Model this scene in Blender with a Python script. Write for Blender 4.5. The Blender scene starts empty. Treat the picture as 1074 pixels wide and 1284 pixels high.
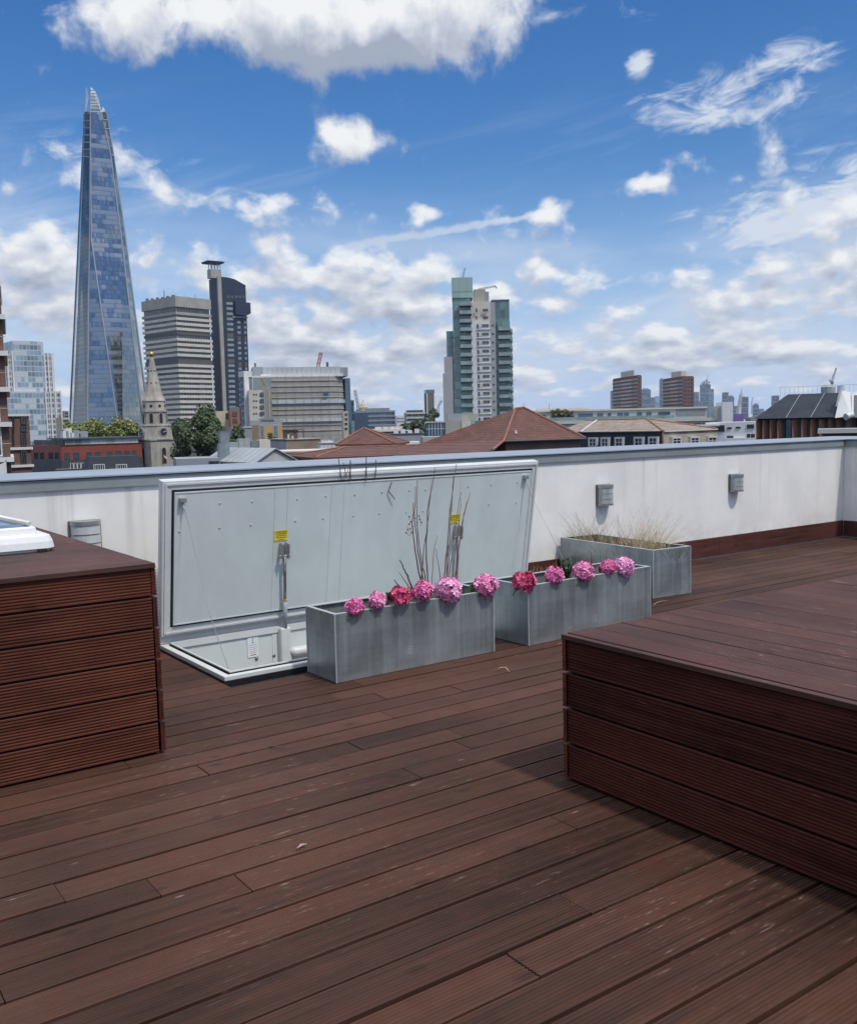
import bpy, bmesh, math, random
from mathutils import Vector, Matrix
random.seed(7)
sc = bpy.context.scene
HAZE = .00005
COL = sc.collection
PI = math.pi
# ------------------------------------------------------------------ camera (x along the parapet, y towards it, z up, deck at z = 0)
F, CX, CY, HC = 1195.0, 537.0, 642.0, 1.45          # focal length and centre in photo pixels, eye height
RM = ((0.81406591, -0.07174783, 0.57632365), (-0.58031804, -0.06124032, 0.8120841), (-0.02297103, -0.995541, -0.09149021))
GZ = -20.0                                           # street level below the deck
EYE = Vector((0, 0, HC))
def ray(px, py):
    c = (px-CX, py-CY, F)
    return Vector([sum(RM[i][k]*c[k] for k in range(3)) for i in range(3)])
def W(px, py, d):                                    # point seen at a photo pixel, d metres away over the ground
    r = ray(px, py)
    return EYE + r*(d/math.hypot(r.x, r.y))
def on_plane(px, py, o, n):
    r = ray(px, py)
    return EYE + r*((o-EYE).dot(n)/r.dot(n))
cam = bpy.data.cameras.new('camera'); camo = bpy.data.objects.new('camera', cam); COL.objects.link(camo)
cam.sensor_fit = 'HORIZONTAL'; cam.sensor_width = 36.0; cam.lens = F/1074*36
cam.clip_start = 0.05; cam.clip_end = 30000
R_ = [Vector([RM[i][0] for i in range(3)]), -Vector([RM[i][1] for i in range(3)]), -Vector([RM[i][2] for i in range(3)])]
m = Matrix.Identity(4)
for j in range(3):
    for i in range(3): m[i][j] = R_[j][i]
m.translation = EYE
camo.matrix_world = m
sc.camera = camo
sc.view_settings.view_transform = 'Standard'; sc.view_settings.look = 'None'
sc.view_settings.exposure = 0; sc.view_settings.gamma = 1
sc.cycles.max_bounces = 6; sc.cycles.diffuse_bounces = 3; sc.cycles.glossy_bounces = 3; sc.cycles.volume_bounces = 0
sc.cycles.use_denoising = True

# ------------------------------------------------------------------ node helpers
def newmat(name):
    mt = bpy.data.materials.new(name); mt.use_nodes = True
    nt = mt.node_tree; b = nt.nodes['Principled BSDF']
    return mt, nt, b
def N(nt, typ, ins=None, **kw):
    n = nt.nodes.new(typ)
    for k, v in kw.items(): setattr(n, k, v)
    if ins:
        for k, v in ins.items():
            if hasattr(v, 'is_output') or isinstance(v, bpy.types.NodeSocket): nt.links.new(v, n.inputs[k])
            else: n.inputs[k].default_value = v
    return n
def math_(nt, op, a, b=None, c=None, clamp=False):
    n = nt.nodes.new('ShaderNodeMath'); n.operation = op; n.use_clamp = clamp
    for i, v in enumerate((a, b, c)):
        if v is None: continue
        if isinstance(v, bpy.types.NodeSocket): nt.links.new(v, n.inputs[i])
        else: n.inputs[i].default_value = v
    return n.outputs[0]
def mixc(nt, fac, a, b, mode='MIX'):
    n = nt.nodes.new('ShaderNodeMix'); n.data_type = 'RGBA'; n.blend_type = mode
    for i, v in ((0, fac), (6, a), (7, b)):
        if isinstance(v, bpy.types.NodeSocket): nt.links.new(v, n.inputs[i])
        elif i == 0: n.inputs[0].default_value = v
        else: n.inputs[i].default_value = (*v, 1) if len(v) == 3 else v
    return n.outputs[2]
def maprange(nt, v, a, b, c=0.0, d=1.0, smooth=True):
    n = nt.nodes.new('ShaderNodeMapRange'); n.interpolation_type = 'SMOOTHSTEP' if smooth else 'LINEAR'
    nt.links.new(v, n.inputs[0])
    for i, x in enumerate((a, b, c, d)): n.inputs[i+1].default_value = x
    return n.outputs[0]
def coords(nt, scale=(1, 1, 1), loc=(0, 0, 0), kind='Object'):
    t = nt.nodes.new('ShaderNodeTexCoord'); mp = nt.nodes.new('ShaderNodeMapping')
    nt.links.new(t.outputs[kind], mp.inputs[0]); mp.inputs['Scale'].default_value = scale; mp.inputs['Location'].default_value = loc
    return mp.outputs[0]
def noise(nt, vec, scale, detail=4, rough=.55, dist=0.0):
    n = nt.nodes.new('ShaderNodeTexNoise'); nt.links.new(vec, n.inputs['Vector'])
    n.inputs['Scale'].default_value = scale; n.inputs['Detail'].default_value = detail
    n.inputs['Roughness'].default_value = rough; n.inputs['Distortion'].default_value = dist
    return n.outputs[0]
def sc3(c, k): return tuple(min(1, x*k) for x in c)
MATS = {}
def plain(name, c, rough=.6, metal=0.0, var=.18, scale=3.0, bump=0.0, stretch=(1, 1, 1), spec=None):
    """a surface colour broken up by two scales of noise"""
    if name in MATS: return MATS[name]
    mt, nt, b = newmat(name)
    v = coords(nt, stretch)
    n1 = noise(nt, v, scale, 5); n2 = noise(nt, v, scale*9, 3)
    f = math_(nt, 'ADD', math_(nt, 'MULTIPLY', n1, .7), math_(nt, 'MULTIPLY', n2, .3))
    f = maprange(nt, f, .3, .7)
    nt.links.new(mixc(nt, f, sc3(c, 1-var), sc3(c, 1+var)), b.inputs['Base Color'])
    b.inputs['Roughness'].default_value = rough; b.inputs['Metallic'].default_value = metal
    if spec is not None: b.inputs['Specular IOR Level'].default_value = spec
    if bump:
        bp = N(nt, 'ShaderNodeBump', {'Strength': bump, 'Distance': .01, 'Height': n2}); nt.links.new(bp.outputs[0], b.inputs['Normal'])
    MATS[name] = mt
    return mt
def brick(name, c, c2, mortar, w=.22, h=.075, rough=.85):
    if name in MATS: return MATS[name]
    mt, nt, b = newmat(name)
    t = nt.nodes.new('ShaderNodeTexCoord'); s = nt.nodes.new('ShaderNodeSeparateXYZ'); nt.links.new(t.outputs['Object'], s.inputs[0])
    u = math_(nt, 'ADD', s.outputs[0], s.outputs[1])
    cb = N(nt, 'ShaderNodeCombineXYZ', {0: u, 1: s.outputs[2]})
    br = N(nt, 'ShaderNodeTexBrick', {'Vector': cb.outputs[0], 'Color1': (*c, 1), 'Color2': (*c2, 1), 'Mortar': (*mortar, 1), 'Scale': 1.0,
        'Brick Width': w, 'Row Height': h, 'Mortar Size': h*.12})
    n1 = noise(nt, t.outputs['Object'], .5, 4)
    f = maprange(nt, n1, .3, .7, .8, 1.15)
    mm = N(nt, 'ShaderNodeVectorMath', {0: br.outputs['Color']}, operation='SCALE'); nt.links.new(f, mm.inputs['Scale'])
    nt.links.new(mm.outputs[0], b.inputs['Base Color']); b.inputs['Roughness'].default_value = rough
    MATS[name] = mt
    return mt
def curtain(name, base, pale, pu, pv, frac=.3, frame=(.25, .27, .29), rough=.08, line=.06, blue=None, spec=.9):
    """curtain wall: panes of pu x pv metres, some with blinds drawn, thin mullions"""
    if name in MATS: return MATS[name]
    mt, nt, b = newmat(name)
    t = nt.nodes.new('ShaderNodeTexCoord'); s = nt.nodes.new('ShaderNodeSeparateXYZ'); nt.links.new(t.outputs['Object'], s.inputs[0])
    u = math_(nt, 'DIVIDE', math_(nt, 'ADD', s.outputs[0], s.outputs[1]), pu); v = math_(nt, 'DIVIDE', s.outputs[2], pv)
    fu = math_(nt, 'FLOOR', u); fv = math_(nt, 'FLOOR', v)
    cb = N(nt, 'ShaderNodeCombineXYZ', {0: fu, 1: fv})
    wn = N(nt, 'ShaderNodeTexWhiteNoise', {'Vector': cb.outputs[0]}, noise_dimensions='2D')
    cb2 = N(nt, 'ShaderNodeCombineXYZ', {0: math_(nt, 'FLOOR', math_(nt, 'DIVIDE', u, 4.0)), 1: fv})
    wn2 = N(nt, 'ShaderNodeTexWhiteNoise', {'Vector': cb2.outputs[0]}, noise_dimensions='2D')
    k = math_(nt, 'ADD', math_(nt, 'MULTIPLY', wn.outputs[0], .4), math_(nt, 'MULTIPLY', wn2.outputs[0], .6))
    isb = math_(nt, 'LESS_THAN', k, frac)
    shade = mixc(nt, wn.outputs[0], sc3(base, .6), sc3(base, 1.5))
    c = mixc(nt, isb, shade, pale)
    lu = math_(nt, 'LESS_THAN', math_(nt, 'FRACT', u), line); lv = math_(nt, 'LESS_THAN', math_(nt, 'FRACT', v), line*1.5)
    ln = math_(nt, 'MAXIMUM', lu, lv)
    c = mixc(nt, ln, c, frame)
    nt.links.new(c, b.inputs['Base Color'])
    r = math_(nt, 'MAXIMUM', math_(nt, 'MULTIPLY', isb, .35), math_(nt, 'MULTIPLY', ln, .4))
    nt.links.new(math_(nt, 'ADD', r, rough), b.inputs['Roughness'])
    b.inputs['Specular IOR Level'].default_value = spec
    MATS[name] = mt
    return mt
# ------------------------------------------------------------------ mesh helpers
class MB:
    def __init__(s): s.v = []; s.f = []; s.m = []; s.cur = 0
    def add(s, vs, fs):
        o = len(s.v); s.v += [tuple(p) for p in vs]
        for f in fs: s.f.append([i+o for i in f]); s.m.append(s.cur)
    def box(s, x0, x1, y0, y1, z0, z1):
        s.add([(x0,y0,z0),(x1,y0,z0),(x1,y1,z0),(x0,y1,z0),(x0,y0,z1),(x1,y0,z1),(x1,y1,z1),(x0,y1,z1)],
              [(3,2,1,0),(4,5,6,7),(0,1,5,4),(1,2,6,5),(2,3,7,6),(3,0,4,7)]); return s
    def quad(s, a, b, c, d): s.add([a,b,c,d], [(0,1,2,3)]); return s
    def prism(s, poly, z0, z1, cap=True):
        n = len(poly); vs = [(p[0],p[1],z0) for p in poly]+[(p[0],p[1],z1) for p in poly]
        fs = [(i,(i+1)%n,(i+1)%n+n,i+n) for i in range(n)]
        if cap: fs += [tuple(range(n-1,-1,-1)), tuple(range(n,2*n))]
        s.add(vs, fs); return s
    def loft(s, rings, cap=True, closed=True):
        n = len(rings[0]); o = []
        for r in rings: o += list(r)
        fs = []
        for k in range(len(rings)-1):
            for i in range(n if closed else n-1):
                a = k*n+i; b = k*n+(i+1)%n; fs.append((a,b,b+n,a+n))
        if cap and closed: fs += [tuple(range(n-1,-1,-1)), tuple(range((len(rings)-1)*n, len(rings)*n))]
        s.add(o, fs); return s
    def tube(s, pts, r, n=6, cap=True):
        pts = [Vector(p) for p in pts]; rs = r if isinstance(r, (list, tuple)) else [r]*len(pts)
        rings = []; up = None
        for i, p in enumerate(pts):
            t = (pts[min(i+1, len(pts)-1)]-pts[max(i-1, 0)]).normalized()
            if up is None: up = t.orthogonal().normalized()
            up = (up - t*up.dot(t)); up = up.normalized() if up.length > 1e-6 else t.orthogonal().normalized()
            w = t.cross(up)
            rings.append([p + (up*math.cos(2*PI*k/n)+w*math.sin(2*PI*k/n))*rs[i] for k in range(n)])
        return s.loft(rings, cap)
    def lathe(s, prof, n=16, c=(0,0,0), a0=0.0, a1=2*PI):
        full = abs(a1-a0-2*PI) < 1e-6; k = n if full else n+1
        rings = [[(c[0]+r*math.cos(a0+(a1-a0)*i/n), c[1]+r*math.sin(a0+(a1-a0)*i/n), c[2]+z) for i in range(k)] for r, z in prof]
        return s.loft(rings, full, full)
    def build(s, name, mats, parent=None, loc=None, smooth=False, bevel=0, rot=None):
        me = bpy.data.meshes.new(name); me.from_pydata(s.v, [], s.f)
        if not isinstance(mats, (list, tuple)): mats = [mats]
        for mt in mats: me.materials.append(mt)
        me.polygons.foreach_set('material_index', s.m)
        if smooth: me.polygons.foreach_set('use_smooth', [True]*len(me.polygons))
        me.update()
        o = bpy.data.objects.new(name, me); COL.objects.link(o)
        if parent: o.parent = parent
        if loc is not None: o.location = loc
        if rot is not None: o.rotation_euler = rot
        if bevel:
            bv = o.modifiers.new('bevel', 'BEVEL'); bv.width = bevel; bv.segments = 2; bv.limit_method = 'ANGLE'
        return o
def empty(name, label, cat, loc=(0,0,0), rz=0.0, group=None):
    o = bpy.data.objects.new(name, None); COL.objects.link(o); o.location = loc; o.rotation_euler = (0,0,rz); o.empty_display_size = .2
    tag(o, label, cat, group); return o
def tag(o, label, cat, group=None):
    o['label'] = label; o['category'] = cat
    if group: o['group'] = group
    return o
def structure(o): o['kind'] = 'structure'; return o
def copy_tree(o, parent=None):
    c = o.copy(); COL.objects.link(c)
    if parent: c.parent = parent
    for ch in list(o.children): copy_tree(ch, c)
    return c
def instance(proto_mesh, name, parent, loc, rot=(0,0,0)):
    o = bpy.data.objects.new(name, proto_mesh); COL.objects.link(o); o.parent = parent; o.location = loc; o.rotation_euler = rot
    return o
# ------------------------------------------------------------------ sun and sky
SUN = Vector((.125, -.60, 1.0)).normalized()                       # towards the sun
sl = bpy.data.lights.new('sun', 'SUN'); sl.energy = 2.5; sl.angle = math.radians(3.5); sl.color = (1, .945, .86)
so = bpy.data.objects.new('sun', sl); COL.objects.link(so); so.rotation_euler = SUN.to_track_quat('Z', 'Y').to_euler(); so.location = (0,0,60)
world = bpy.data.worlds.new('World'); sc.world = world; world.use_nodes = True
nt = world.node_tree
bg = nt.nodes['Background']; bg.inputs[1].default_value = .1
sky = nt.nodes.new('ShaderNodeTexSky'); sky.sky_type = 'NISHITA'; sky.sun_disc = False
sky.sun_elevation = math.asin(SUN.z); sky.sun_rotation = math.atan2(SUN.x, SUN.y)
sky.altitude = 50; sky.air_density = 1.0; sky.dust_density = .4; sky.ozone_density = 2.5
hs = N(nt, 'ShaderNodeHueSaturation', {'Hue': .508, 'Saturation': 1.38, 'Value': 1.2, 'Fac': 1.0, 'Color': sky.outputs[0]})
# clouds are laid out over the dome by compass bearing and height above the horizon
def azel(px, py):
    r = ray(px, py); return math.atan2(r.x, r.y), math.atan2(r.z, math.hypot(r.x, r.y))
g = bpy.data.node_groups.new('cloud_density', 'ShaderNodeTree')
g.interface.new_socket('dir', in_out='INPUT', socket_type='NodeSocketVector')
g.interface.new_socket('density', in_out='OUTPUT', socket_type='NodeSocketFloat')
gi = g.nodes.new('NodeGroupInput'); go = g.nodes.new('NodeGroupOutput')
se = N(g, 'ShaderNodeSeparateXYZ', {0: gi.outputs[0]})             # x = bearing, y = elevation
az, el = se.outputs[0], se.outputs[1]
lw = math_(g, 'LOGARITHM', math_(g, 'MAXIMUM', math_(g, 'ADD', el, .075), .02), math.e)
cv = N(g, 'ShaderNodeCombineXYZ', {0: math_(g, 'MULTIPLY', az, 7.5), 1: math_(g, 'MULTIPLY', lw, 2.7), 2: 5.3}).outputs[0]
n1 = noise(g, cv, .9, 2.5, .5); n2 = noise(g, cv, 3.5, 7, .56, .2)
d = math_(g, 'ADD', math_(g, 'MULTIPLY', n1, .55), math_(g, 'MULTIPLY', n2, .75))
vo1 = N(g, 'ShaderNodeTexVoronoi', {'Vector': cv, 'Scale': 2.6, 'Detail': 1.0, 'Roughness': .5, 'Lacunarity': 2.3}, feature='F1', voronoi_dimensions='2D')
d = math_(g, 'ADD', d, math_(g, 'MULTIPLY', math_(g, 'SUBTRACT', .55, vo1.outputs['Distance']), maprange(g, el, .20, .32, .28, .11)))      # rounded billows; about .65 on average
cov = N(g, 'ShaderNodeFloatCurve', {1: math_(g, 'MULTIPLY', el, 2.0)})                 # coverage by height
cm = cov.mapping.curves[0]
for x, y in ((.04,.52),(.08,.575),(.14,.59),(.24,.58),(.32,.52),(.42,.44),(.60,.39),(.9,.42),(1.0,.74)): cm.points.new(x, y)  # dense cover overhead, out of view, is added for fill light
cm.points[0].location = (0,.40); cm.points[-1].location = (1,.76)
cov.mapping.update()
d = math_(g, 'ADD', d, math_(g, 'MULTIPLY', math_(g, 'SUBTRACT', cov.outputs[0], .5), 1.2))
# single clouds: photo pixel of the centre, half width, half height (pixels), strength
BLOBS = [(330,25,250,60,.46),(510,15,180,82,.45),(150,50,80,40,.22),(443,176,82,40,.44),(915,125,70,18,.06),(1010,290,150,30,.10),(30,330,95,62,.40),
  (225,248,70,18,.17),(310,255,60,20,.20),(535,263,34,12,.22),(805,228,36,14,.2),(685,268,24,16,.22),(800,80,26,22,.22),(342,314,30,20,.25),(380,348,60,18,.20),
  (500,340,80,24,.28),(500,385,110,26,.22),(560,430,120,30,.16),(150,200,130,40,.14),(860,440,100,30,.2),(1000,430,90,30,.14),(390,430,80,35,.22),
  (215,195,110,42,-.17),(700,150,170,50,-.22),(620,220,180,34,-.18),(250,150,100,45,-.2),(860,300,140,40,-.15),(60,200,60,60,-.05),(860,30,120,40,-.12)]
for px, py, hw, hh, amp in BLOBS:
    a, e = azel(px, py)
    sb = N(g, 'ShaderNodeVectorMath', {0: gi.outputs[0], 1: (a, e, 0)}, operation='SUBTRACT')
    ml = N(g, 'ShaderNodeVectorMath', {0: sb.outputs[0], 1: (F/hw, F/hh, 0)}, operation='MULTIPLY')
    ln = N(g, 'ShaderNodeVectorMath', {0: ml.outputs[0]}, operation='LENGTH')
    d = math_(g, 'ADD', d, maprange(g, ln.outputs['Value'], 0, 1.35, amp, 0))
g.links.new(d, go.inputs[0])
tc = nt.nodes.new('ShaderNodeTexCoord'); nrm = N(nt, 'ShaderNodeVectorMath', {0: tc.outputs['Generated']}, operation='NORMALIZE')
sp = N(nt, 'ShaderNodeSeparateXYZ', {0: nrm.outputs[0]})
azn = math_(nt, 'ARCTAN2', sp.outputs[0], sp.outputs[1]); eln = math_(nt, 'ARCSINE', sp.outputs[2])
vA = N(nt, 'ShaderNodeCombineXYZ', {0: azn, 1: eln}).outputs[0]
up = math_(nt, 'ADD', eln, math_(nt, 'ADD', .006, math_(nt, 'MULTIPLY', eln, .075)))
vB = N(nt, 'ShaderNodeCombineXYZ', {0: math_(nt, 'ADD', azn, .006), 1: up}).outputs[0]
def grp(v):
    x = nt.nodes.new('ShaderNodeGroup'); x.node_tree = g; nt.links.new(v, x.inputs[0]); return x.outputs[0]
dA, dB = grp(vA), grp(vB)
mask = maprange(nt, dA, .60, .86)
thick = maprange(nt, dA, .70, 1.05)
lit = math_(nt, 'ADD', math_(nt, 'MULTIPLY', math_(nt, 'SUBTRACT', dA, dB), 1.9), .58)
lit = math_(nt, 'SUBTRACT', lit, math_(nt, 'MULTIPLY', thick, .24), clamp=True)
ccol = N(nt, 'ShaderNodeValToRGB', {0: lit})
cr = ccol.color_ramp; cr.elements[0].position = .12; cr.elements[0].color = (3.7,4.2,5.3,1); cr.elements[1].position = .92; cr.elements[1].color = (9.0,9.15,9.3,1)
e_ = cr.elements.new(.5); e_.color = (6.0,6.4,7.3,1)
zen = N(nt, 'ShaderNodeVectorMath', {0: ccol.outputs[0]}, operation='SCALE'); nt.links.new(maprange(nt, eln, .45, .75, 1.0, 2.3), zen.inputs['Scale'])   # overhead cloud, out of view, is brightened to add fill light
# thin high veil stretched along the bearing
vv = N(nt, 'ShaderNodeCombineXYZ', {0: math_(nt, 'MULTIPLY', azn, 2.4), 1: math_(nt, 'MULTIPLY', math_(nt, 'SUBTRACT', eln, math_(nt, 'MULTIPLY', azn, .22)), 15.0), 2: 9.1}).outputs[0]
veil = noise(nt, vv, 1.0, 6, .62, .6)
veil = math_(nt, 'MULTIPLY', maprange(nt, veil, .46, .80), maprange(nt, eln, .36, .12, 0.0, .75))
# soft wisps of thin cloud, each at its own bearing
wn_ = noise(nt, N(nt, 'ShaderNodeCombineXYZ', {0: math_(nt, 'MULTIPLY', math_(nt, 'ADD', azn, eln), 16.0), 1: math_(nt, 'MULTIPLY', math_(nt, 'SUBTRACT', eln, math_(nt, 'MULTIPLY', azn, .25)), 44.0), 2: 4.4}).outputs[0], 1.0, 6, .6, .5)
wsum = None
for px, py, hw, hh, amp in [(905,130,130,46,1.0),(985,70,80,34,.7),(1010,275,190,60,1.0),(1060,225,90,50,.9),(800,80,26,24,.9),(805,232,46,18,.9),(120,200,150,46,.55),(330,255,130,30,.6),(760,16,130,18,.5),(60,12,110,14,.5)]:
    a, e = azel(px, py)
    sb = N(nt, 'ShaderNodeVectorMath', {0: vA, 1: (a, e, 0)}, operation='SUBTRACT'); ml = N(nt, 'ShaderNodeVectorMath', {0: sb.outputs[0], 1: (F/hw, F/hh, 0)}, operation='MULTIPLY'); ln = N(nt, 'ShaderNodeVectorMath', {0: ml.outputs[0]}, operation='LENGTH')
    w1 = maprange(nt, ln.outputs['Value'], .1, 1.2, amp, 0); wsum = w1 if wsum is None else math_(nt, 'MAXIMUM', wsum, w1)
wisp = math_(nt, 'MULTIPLY', maprange(nt, math_(nt, 'ADD', wn_, math_(nt, 'MULTIPLY', wsum, .30)), .60, .88), maprange(nt, wsum, 0, .5))
veil = math_(nt, 'MAXIMUM', veil, math_(nt, 'MULTIPLY', wisp, .92))
# one vapour trail
a0, e0 = azel(415, 312); a1, e1 = azel(705, 262)
ta = math_(nt, 'DIVIDE', math_(nt, 'SUBTRACT', azn, a0), a1-a0)
te = math_(nt, 'SUBTRACT', eln, math_(nt, 'ADD', e0, math_(nt, 'MULTIPLY', ta, e1-e0)))
wob = math_(nt, 'MULTIPLY', math_(nt, 'SUBTRACT', noise(nt, N(nt, 'ShaderNodeCombineXYZ', {0: math_(nt, 'MULTIPLY', azn, 40.0), 1: math_(nt,'MULTIPLY', eln, 40.0)}).outputs[0], 1.0, 5), .5), .012)
wid = math_(nt, 'ADD', .0022, math_(nt, 'MULTIPLY', math_(nt, 'SUBTRACT', 1.0, ta), .0055))
tr = math_(nt, 'DIVIDE', math_(nt, 'ABSOLUTE', math_(nt, 'ADD', te, wob)), wid)
tr = math_(nt, 'MULTIPLY', maprange(nt, tr, 0.2, 1.3, .62, 0), math_(nt, 'MULTIPLY', maprange(nt, ta, -.1, .12), maprange(nt, ta, 1.02, .8)))
veil = math_(nt, 'MAXIMUM', veil, tr)
# pale band low over the horizon
low = maprange(nt, eln, .0, .27, .9, 0)
c0 = mixc(nt, low, hs.outputs[0], (4.4, 5.9, 8.8))
sheet = noise(nt, N(nt, 'ShaderNodeCombineXYZ', {0: math_(nt, 'MULTIPLY', azn, 3.2), 1: math_(nt, 'MULTIPLY', eln, 13.0), 2: 2.2}).outputs[0], 1.0, 6, .55)
sheet = math_(nt, 'MULTIPLY', maprange(nt, sheet, .36, .66), maprange(nt, eln, .25, .13, 0.0, .62))       # thin sheet of cloud low down
veil = math_(nt, 'MAXIMUM', veil, sheet)
c1 = mixc(nt, veil, c0, (7.0, 7.6, 8.6))
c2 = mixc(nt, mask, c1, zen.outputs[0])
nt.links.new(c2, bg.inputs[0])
# ------------------------------------------------------------------ timber
def timber(name, c, axis, worn=.5, rough=.5, lightc=(.30,.22,.17), red=None):
    """stained decking board: grain and scuffs drawn out along the board, tone differs from board to board"""
    mt, nt, b = newmat(name)
    st = {'x': (.9, 22, 22), 'y': (22, .9, 22)}[axis]
    v = coords(nt, st); vo = coords(nt)
    geo = nt.nodes.new('ShaderNodeNewGeometry'); rnd = geo.outputs['Random Per Island']
    grain = noise(nt, v, 1.6, 6, .6, .3)
    blot = noise(nt, vo, 1.1, 4, .55)
    blot2 = noise(nt, vo, 5.0, 5, .6)
    tone = math_(nt, 'ADD', math_(nt, 'MULTIPLY', grain, .55), math_(nt, 'ADD', math_(nt, 'MULTIPLY', rnd, .17), math_(nt, 'MULTIPLY', blot, .55)))
    col = mixc(nt, maprange(nt, tone, .36, .92), sc3(c, .35), sc3(c, 1.75))
    rd = red or (c[0]*1.35, c[1]*.85, c[2]*.70)
    col = mixc(nt, maprange(nt, blot2, .45, .75, 0, .55), col, rd)
    # dark knots
    vk = coords(nt, (3.2, 7, 7) if axis == 'x' else (7, 3.2, 7))
    vor = N(nt, 'ShaderNodeTexVoronoi', {'Vector': vk, 'Scale': 1.0}, feature='F1')
    col = mixc(nt, maprange(nt, vor.outputs['Distance'], .05, .16, .55, 0), col, sc3(c, .35))
    # scuffs where the stain has worn off
    vs = coords(nt, (9, 70, 70) if axis == 'x' else (70, 9, 70))
    sc1 = noise(nt, vs, 1.0, 6, .7, .2); patch = noise(nt, vo, .9, 3)
    scf = math_(nt, 'MULTIPLY', maprange(nt, sc1, .58, .70), maprange(nt, patch, .44, .64))
    vf = coords(nt, (9, 30, 30) if axis == 'x' else (30, 9, 30))
    fl = N(nt, 'ShaderNodeTexVoronoi', {'Vector': vf, 'Scale': .55, 'Randomness': 1.0}, feature='F1')
    sel = N(nt, 'ShaderNodeSeparateColor', {0: fl.outputs['Color']})
    flk = math_(nt, 'MULTIPLY', maprange(nt, math_(nt, 'ADD', fl.outputs['Distance'], math_(nt, 'MULTIPLY', blot2, .25)), .16, .24, 1, 0), math_(nt, 'GREATER_THAN', sel.outputs[0], .93))
    wear = math_(nt, 'MULTIPLY', math_(nt, 'MAXIMUM', scf, flk), worn)
    col = mixc(nt, wear, col, lightc)
    nt.links.new(col, b.inputs['Base Color'])
    nt.links.new(maprange(nt, grain, .3, .7, rough-.06, rough+.12), b.inputs['Roughness'])
    b.inputs['Specular IOR Level'].default_value = .22
    bp = N(nt, 'ShaderNodeBump', {'Strength': .35, 'Distance': .004, 'Height': grain}); nt.links.new(bp.outputs[0], b.inputs['Normal'])
    return mt
deck_m = timber('deck_stain', (.056,.0245,.0155), 'x', .62, .62, (.30,.22,.17), (.068,.0225,.0125))
plat_top_m = timber('platform_top_stain', (.070,.031,.024), 'y', .7, .52)
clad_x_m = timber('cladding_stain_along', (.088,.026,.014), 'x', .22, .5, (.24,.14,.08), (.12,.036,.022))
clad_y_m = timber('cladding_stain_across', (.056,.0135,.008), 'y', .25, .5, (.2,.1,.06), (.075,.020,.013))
under_m = plain('deck_shadow_gap', (.018,.012,.010), .9)

def board(mb, o, along, across, up, L, w, t, grooves=9, depth=.0032, bow=0.0):
    """fluted board: o is the corner at the start of its face, `up` points out of the face"""
    o, along, across, up = Vector(o), Vector(along), Vector(across), Vector(up)
    pts = [(0, -t), (0, -.0015), (.0015, 0)]
    if grooves:
        p = (w-.012)/grooves
        for k in range(grooves):
            a = .006+p*k
            pts += [(a+p*.14, 0), (a+p*.30, -depth), (a+p*.70, -depth), (a+p*.86, 0)]
    pts += [(w-.0015, 0), (w, -.0015), (w, -t)]
    n = len(pts)
    r0 = [o+across*a+up*b for a, b in pts]; r1 = [o+along*L+across*(a+bow)+up*b for a, b in pts]
    fs = [(i, i+1, i+1+n, i+n) for i in range(n-1)]
    vs = r0+r1
    if along.cross(across).dot(up) > 0: fs = [tuple(reversed(f)) for f in fs]; fs = [tuple(reversed(f)) for f in fs]
    mb.add(vs, fs)
    mb.add(r0, [tuple(range(n))]); mb.add(r1, [tuple(reversed(range(n)))])
rng = random.Random(21)
X, Y, Z = Vector((1,0,0)), Vector((0,1,0)), Vector((0,0,1))
HX0, HX1, HY0, HY1 = 2.12, 5.36, 5.055, 6.17                        # hatch opening in the deck
db = MB(); PITCH = .15; y = 2.69-PITCH*32
while y < 6.34:
    wd = min(PITCH-rng.uniform(.010, .016), 6.352-y)
    spans = [(-3.5, 10.58)]
    if y+wd > HY0 and y < HY1: spans = [(-3.5, HX0), (HX1, 10.58)]
    for a, b in spans:
        x = a - rng.uniform(0, 2.2)
        while x < b:
            L = rng.choice((2.4, 3.0, 3.6, 1.9))+rng.uniform(-.3, .3)
            x0, x1 = max(x, a), min(x+L, b)
            if x1-x0 > .05:
                z = rng.uniform(-.0022, .0012)
                board(db, (x0, y, z), X, Y, Z, x1-x0-.0035, wd, .026, 9, max(.0009, .0032-max(0, y-2.6)*.0016), rng.uniform(-.0015, .0015))
            x += L
    y += PITCH
deck = structure(db.build('deck', deck_m))
sb = MB(); sb.box(-3.5, HX0, -2.2, 6.36, -.30, -.028); sb.box(HX1, 10.58, -2.2, 6.36, -.30, -.028); sb.box(HX0, HX1, -2.2, HY0, -.30, -.028); sb.box(HX0, HX1, HY1, 6.36, -.30, -.028)
structure(sb.build('deck_base', under_m))

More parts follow.
